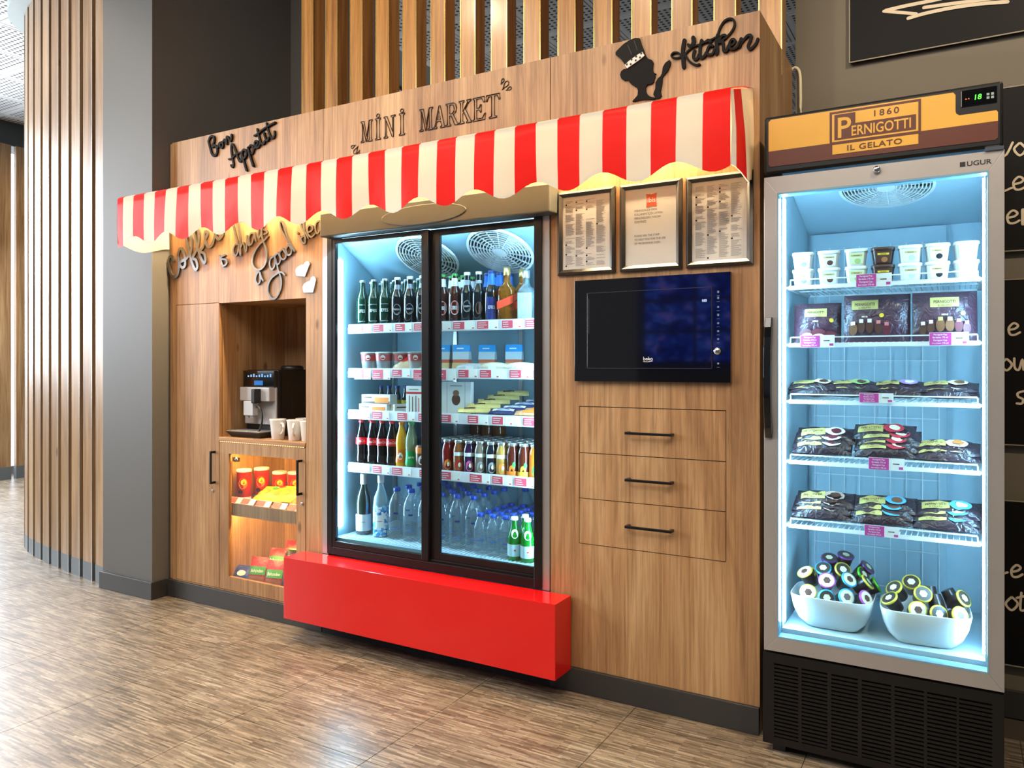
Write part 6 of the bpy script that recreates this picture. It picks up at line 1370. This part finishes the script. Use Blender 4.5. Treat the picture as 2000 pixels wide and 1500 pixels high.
co_ = Pillow(0.18, 0.14, 0.05, 52, 0.05).build('crisps_bag', 'crisps', foil('crisps_orange', (236,120,30), 0.3), ((disc_uv(-0.03, 0.06, 0.04, 14, 0.026), YLW, 'crisp_picture'), (grid_uv(-0.04, 0.04, 0.102, 0.118, 6, 2), DRED, 'print')))
place(cb_, (-2.50, 0.080, zs+0.020), 'yellow crisps bag lying left at the front of the snack shelf', 'yellow crisps bags', rot=(math.radians(-70), 0, 0.25))
place(cb_, (-2.36, 0.100, zs+0.022), 'yellow crisps bag lying in the middle of the snack shelf', 'yellow crisps bags', rot=(math.radians(-66), 0, 0.30))
place(cb_, (-2.31, 0.165, zs+0.058), 'yellow crisps bag on top of the others at the snack shelf', 'yellow crisps bags', rot=(math.radians(-62), 0, 0.30))
place(co_, (-2.245, 0.075, zs+0.020), 'orange crisps bag lying at the right front of the snack shelf', None, rot=(math.radians(-64), 0, 0.1))
zl = 0.115
def nuts(name, col, patch, txt, seed, low):
    return Pillow(0.105, 0.150, 0.038, seed, 0.06).build(name, 'nuts bag', foil(name+'_film', col, 0.3), ((grid_uv(-0.046, 0.046, 0.058, 0.100, 6, 3), patch, 'colour_panel'), (grid_uv(-0.044, 0.044, 0.016, 0.050, 6, 3), low, 'nuts_picture'), (text_uv(txt, 0.016, 0.006, 0.8, u=0, v=0.070, shear=0.2), WHT, 'lettering')))
NUTP = M('nuts_picture', (150,84,50), 0.5, var=0.5, scale=90.0)
n_red = nuts('nuts_bag', (176,32,36), GREEN, 'Bahçeden', 61, NUTP); n_blk = nuts('nuts_bag', (40,26,26), GREEN, 'Bahçeden', 62, NUTP)
n_ch = Pillow(0.11, 0.15, 0.04, 63, 0.06).build('dark_snack_bag', 'snack bag', foil('snack_black', (34,30,32), 0.28), ((disc_uv(0, 0.06, 0.03, 12, 0.02), DRED, 'picture'), (grid_uv(-0.03, 0.03, 0.102, 0.114, 6, 2), WHT, 'print')))
n_bl = Pillow(0.115, 0.10, 0.04, 64, 0.06).build('blue_snack_bag', 'snack bag', foil('snack_blue', (36,60,140), 0.28), ((disc_uv(0, 0.045, 0.026, 12, 0.016), WHT, 'picture'),))
place(n_bl, (-2.705, 0.075, zl+0.006), 'blue snack bag lying at the left of the lower shelf', None, rot=(math.radians(-42), 0, 0.3))
place(n_red, (-2.582, 0.075, zl+0.004), 'red nuts bag with green panel at the front of the lower shelf', 'nuts bags', rot=(math.radians(-20), 0, 0.3))
place(n_blk, (-2.455, 0.072, zl+0.004), 'black nuts bag with green panel at the front of the lower shelf', 'nuts bags', rot=(math.radians(-20), 0, 0.3))
place(n_ch, (-2.335, 0.075, zl+0.004), 'black snack bag with red picture, front right of the lower shelf', 'black snack bags', rot=(math.radians(-20), 0, 0.3))
place(n_ch, (-2.225, 0.080, zl+0.004), 'black snack bag hidden behind the end of the red bench', 'black snack bags', rot=(math.radians(-20), 0, 0.3))
for i in range(3):
    place(n_red, (-2.545+0.05*i, 0.155+0.065*i, zl+0.045+0.035*i), ('front', 'second', 'third')[i]+' red nuts bag in the row behind the front bags', 'nuts bags behind', rot=(math.radians(-32), 0, 0.3))
    place(n_ch, (-2.425+0.05*i, 0.155+0.065*i, zl+0.050+0.040*i), ('front', 'second', 'third')[i]+' black snack bag in the row behind the front bags', 'black snack bags behind', rot=(math.radians(-32), 0, 0.3))
    place(n_ch, (-2.300+0.04*i, 0.155+0.065*i, zl+0.055+0.042*i), ('front', 'second', 'third')[i]+' black snack bag of the right-hand row behind', 'black snack bags behind', rot=(math.radians(-32), 0, 0.3))
for n_, z, xs in (('upper', zs, (-2.70, -2.605, -2.49, -2.375, -2.265)), ('lower', zl, (-2.665, -2.545, -2.425, -2.305))):
    for k, x in enumerate(xs):
        t = thing('price_card', ('first', 'second', 'third', 'fourth', 'fifth')[k]+' red and white price card on the '+n_+' snack shelf, from the left', 'price card', (x, 0.045, z), group='price cards on the snack shelves')
        q = MB(); p = lambda u, v: (u, -0.012+v*0.62, 0.0006+v*0.75)
        q.mapped(grid_uv(-0.050, 0.050, 0, 0.036, 1, 1), p)
        obj('card', q, PAPER, t, local=True)
        obj('red_field', MB().mapped(grid_uv(-0.049, 0.010, 0.002, 0.034, 1, 1), lambda u, v: (u, -0.0128+v*0.62, 0.0010+v*0.75)), PR('card_coral', (226,110,96)), t, local=True)
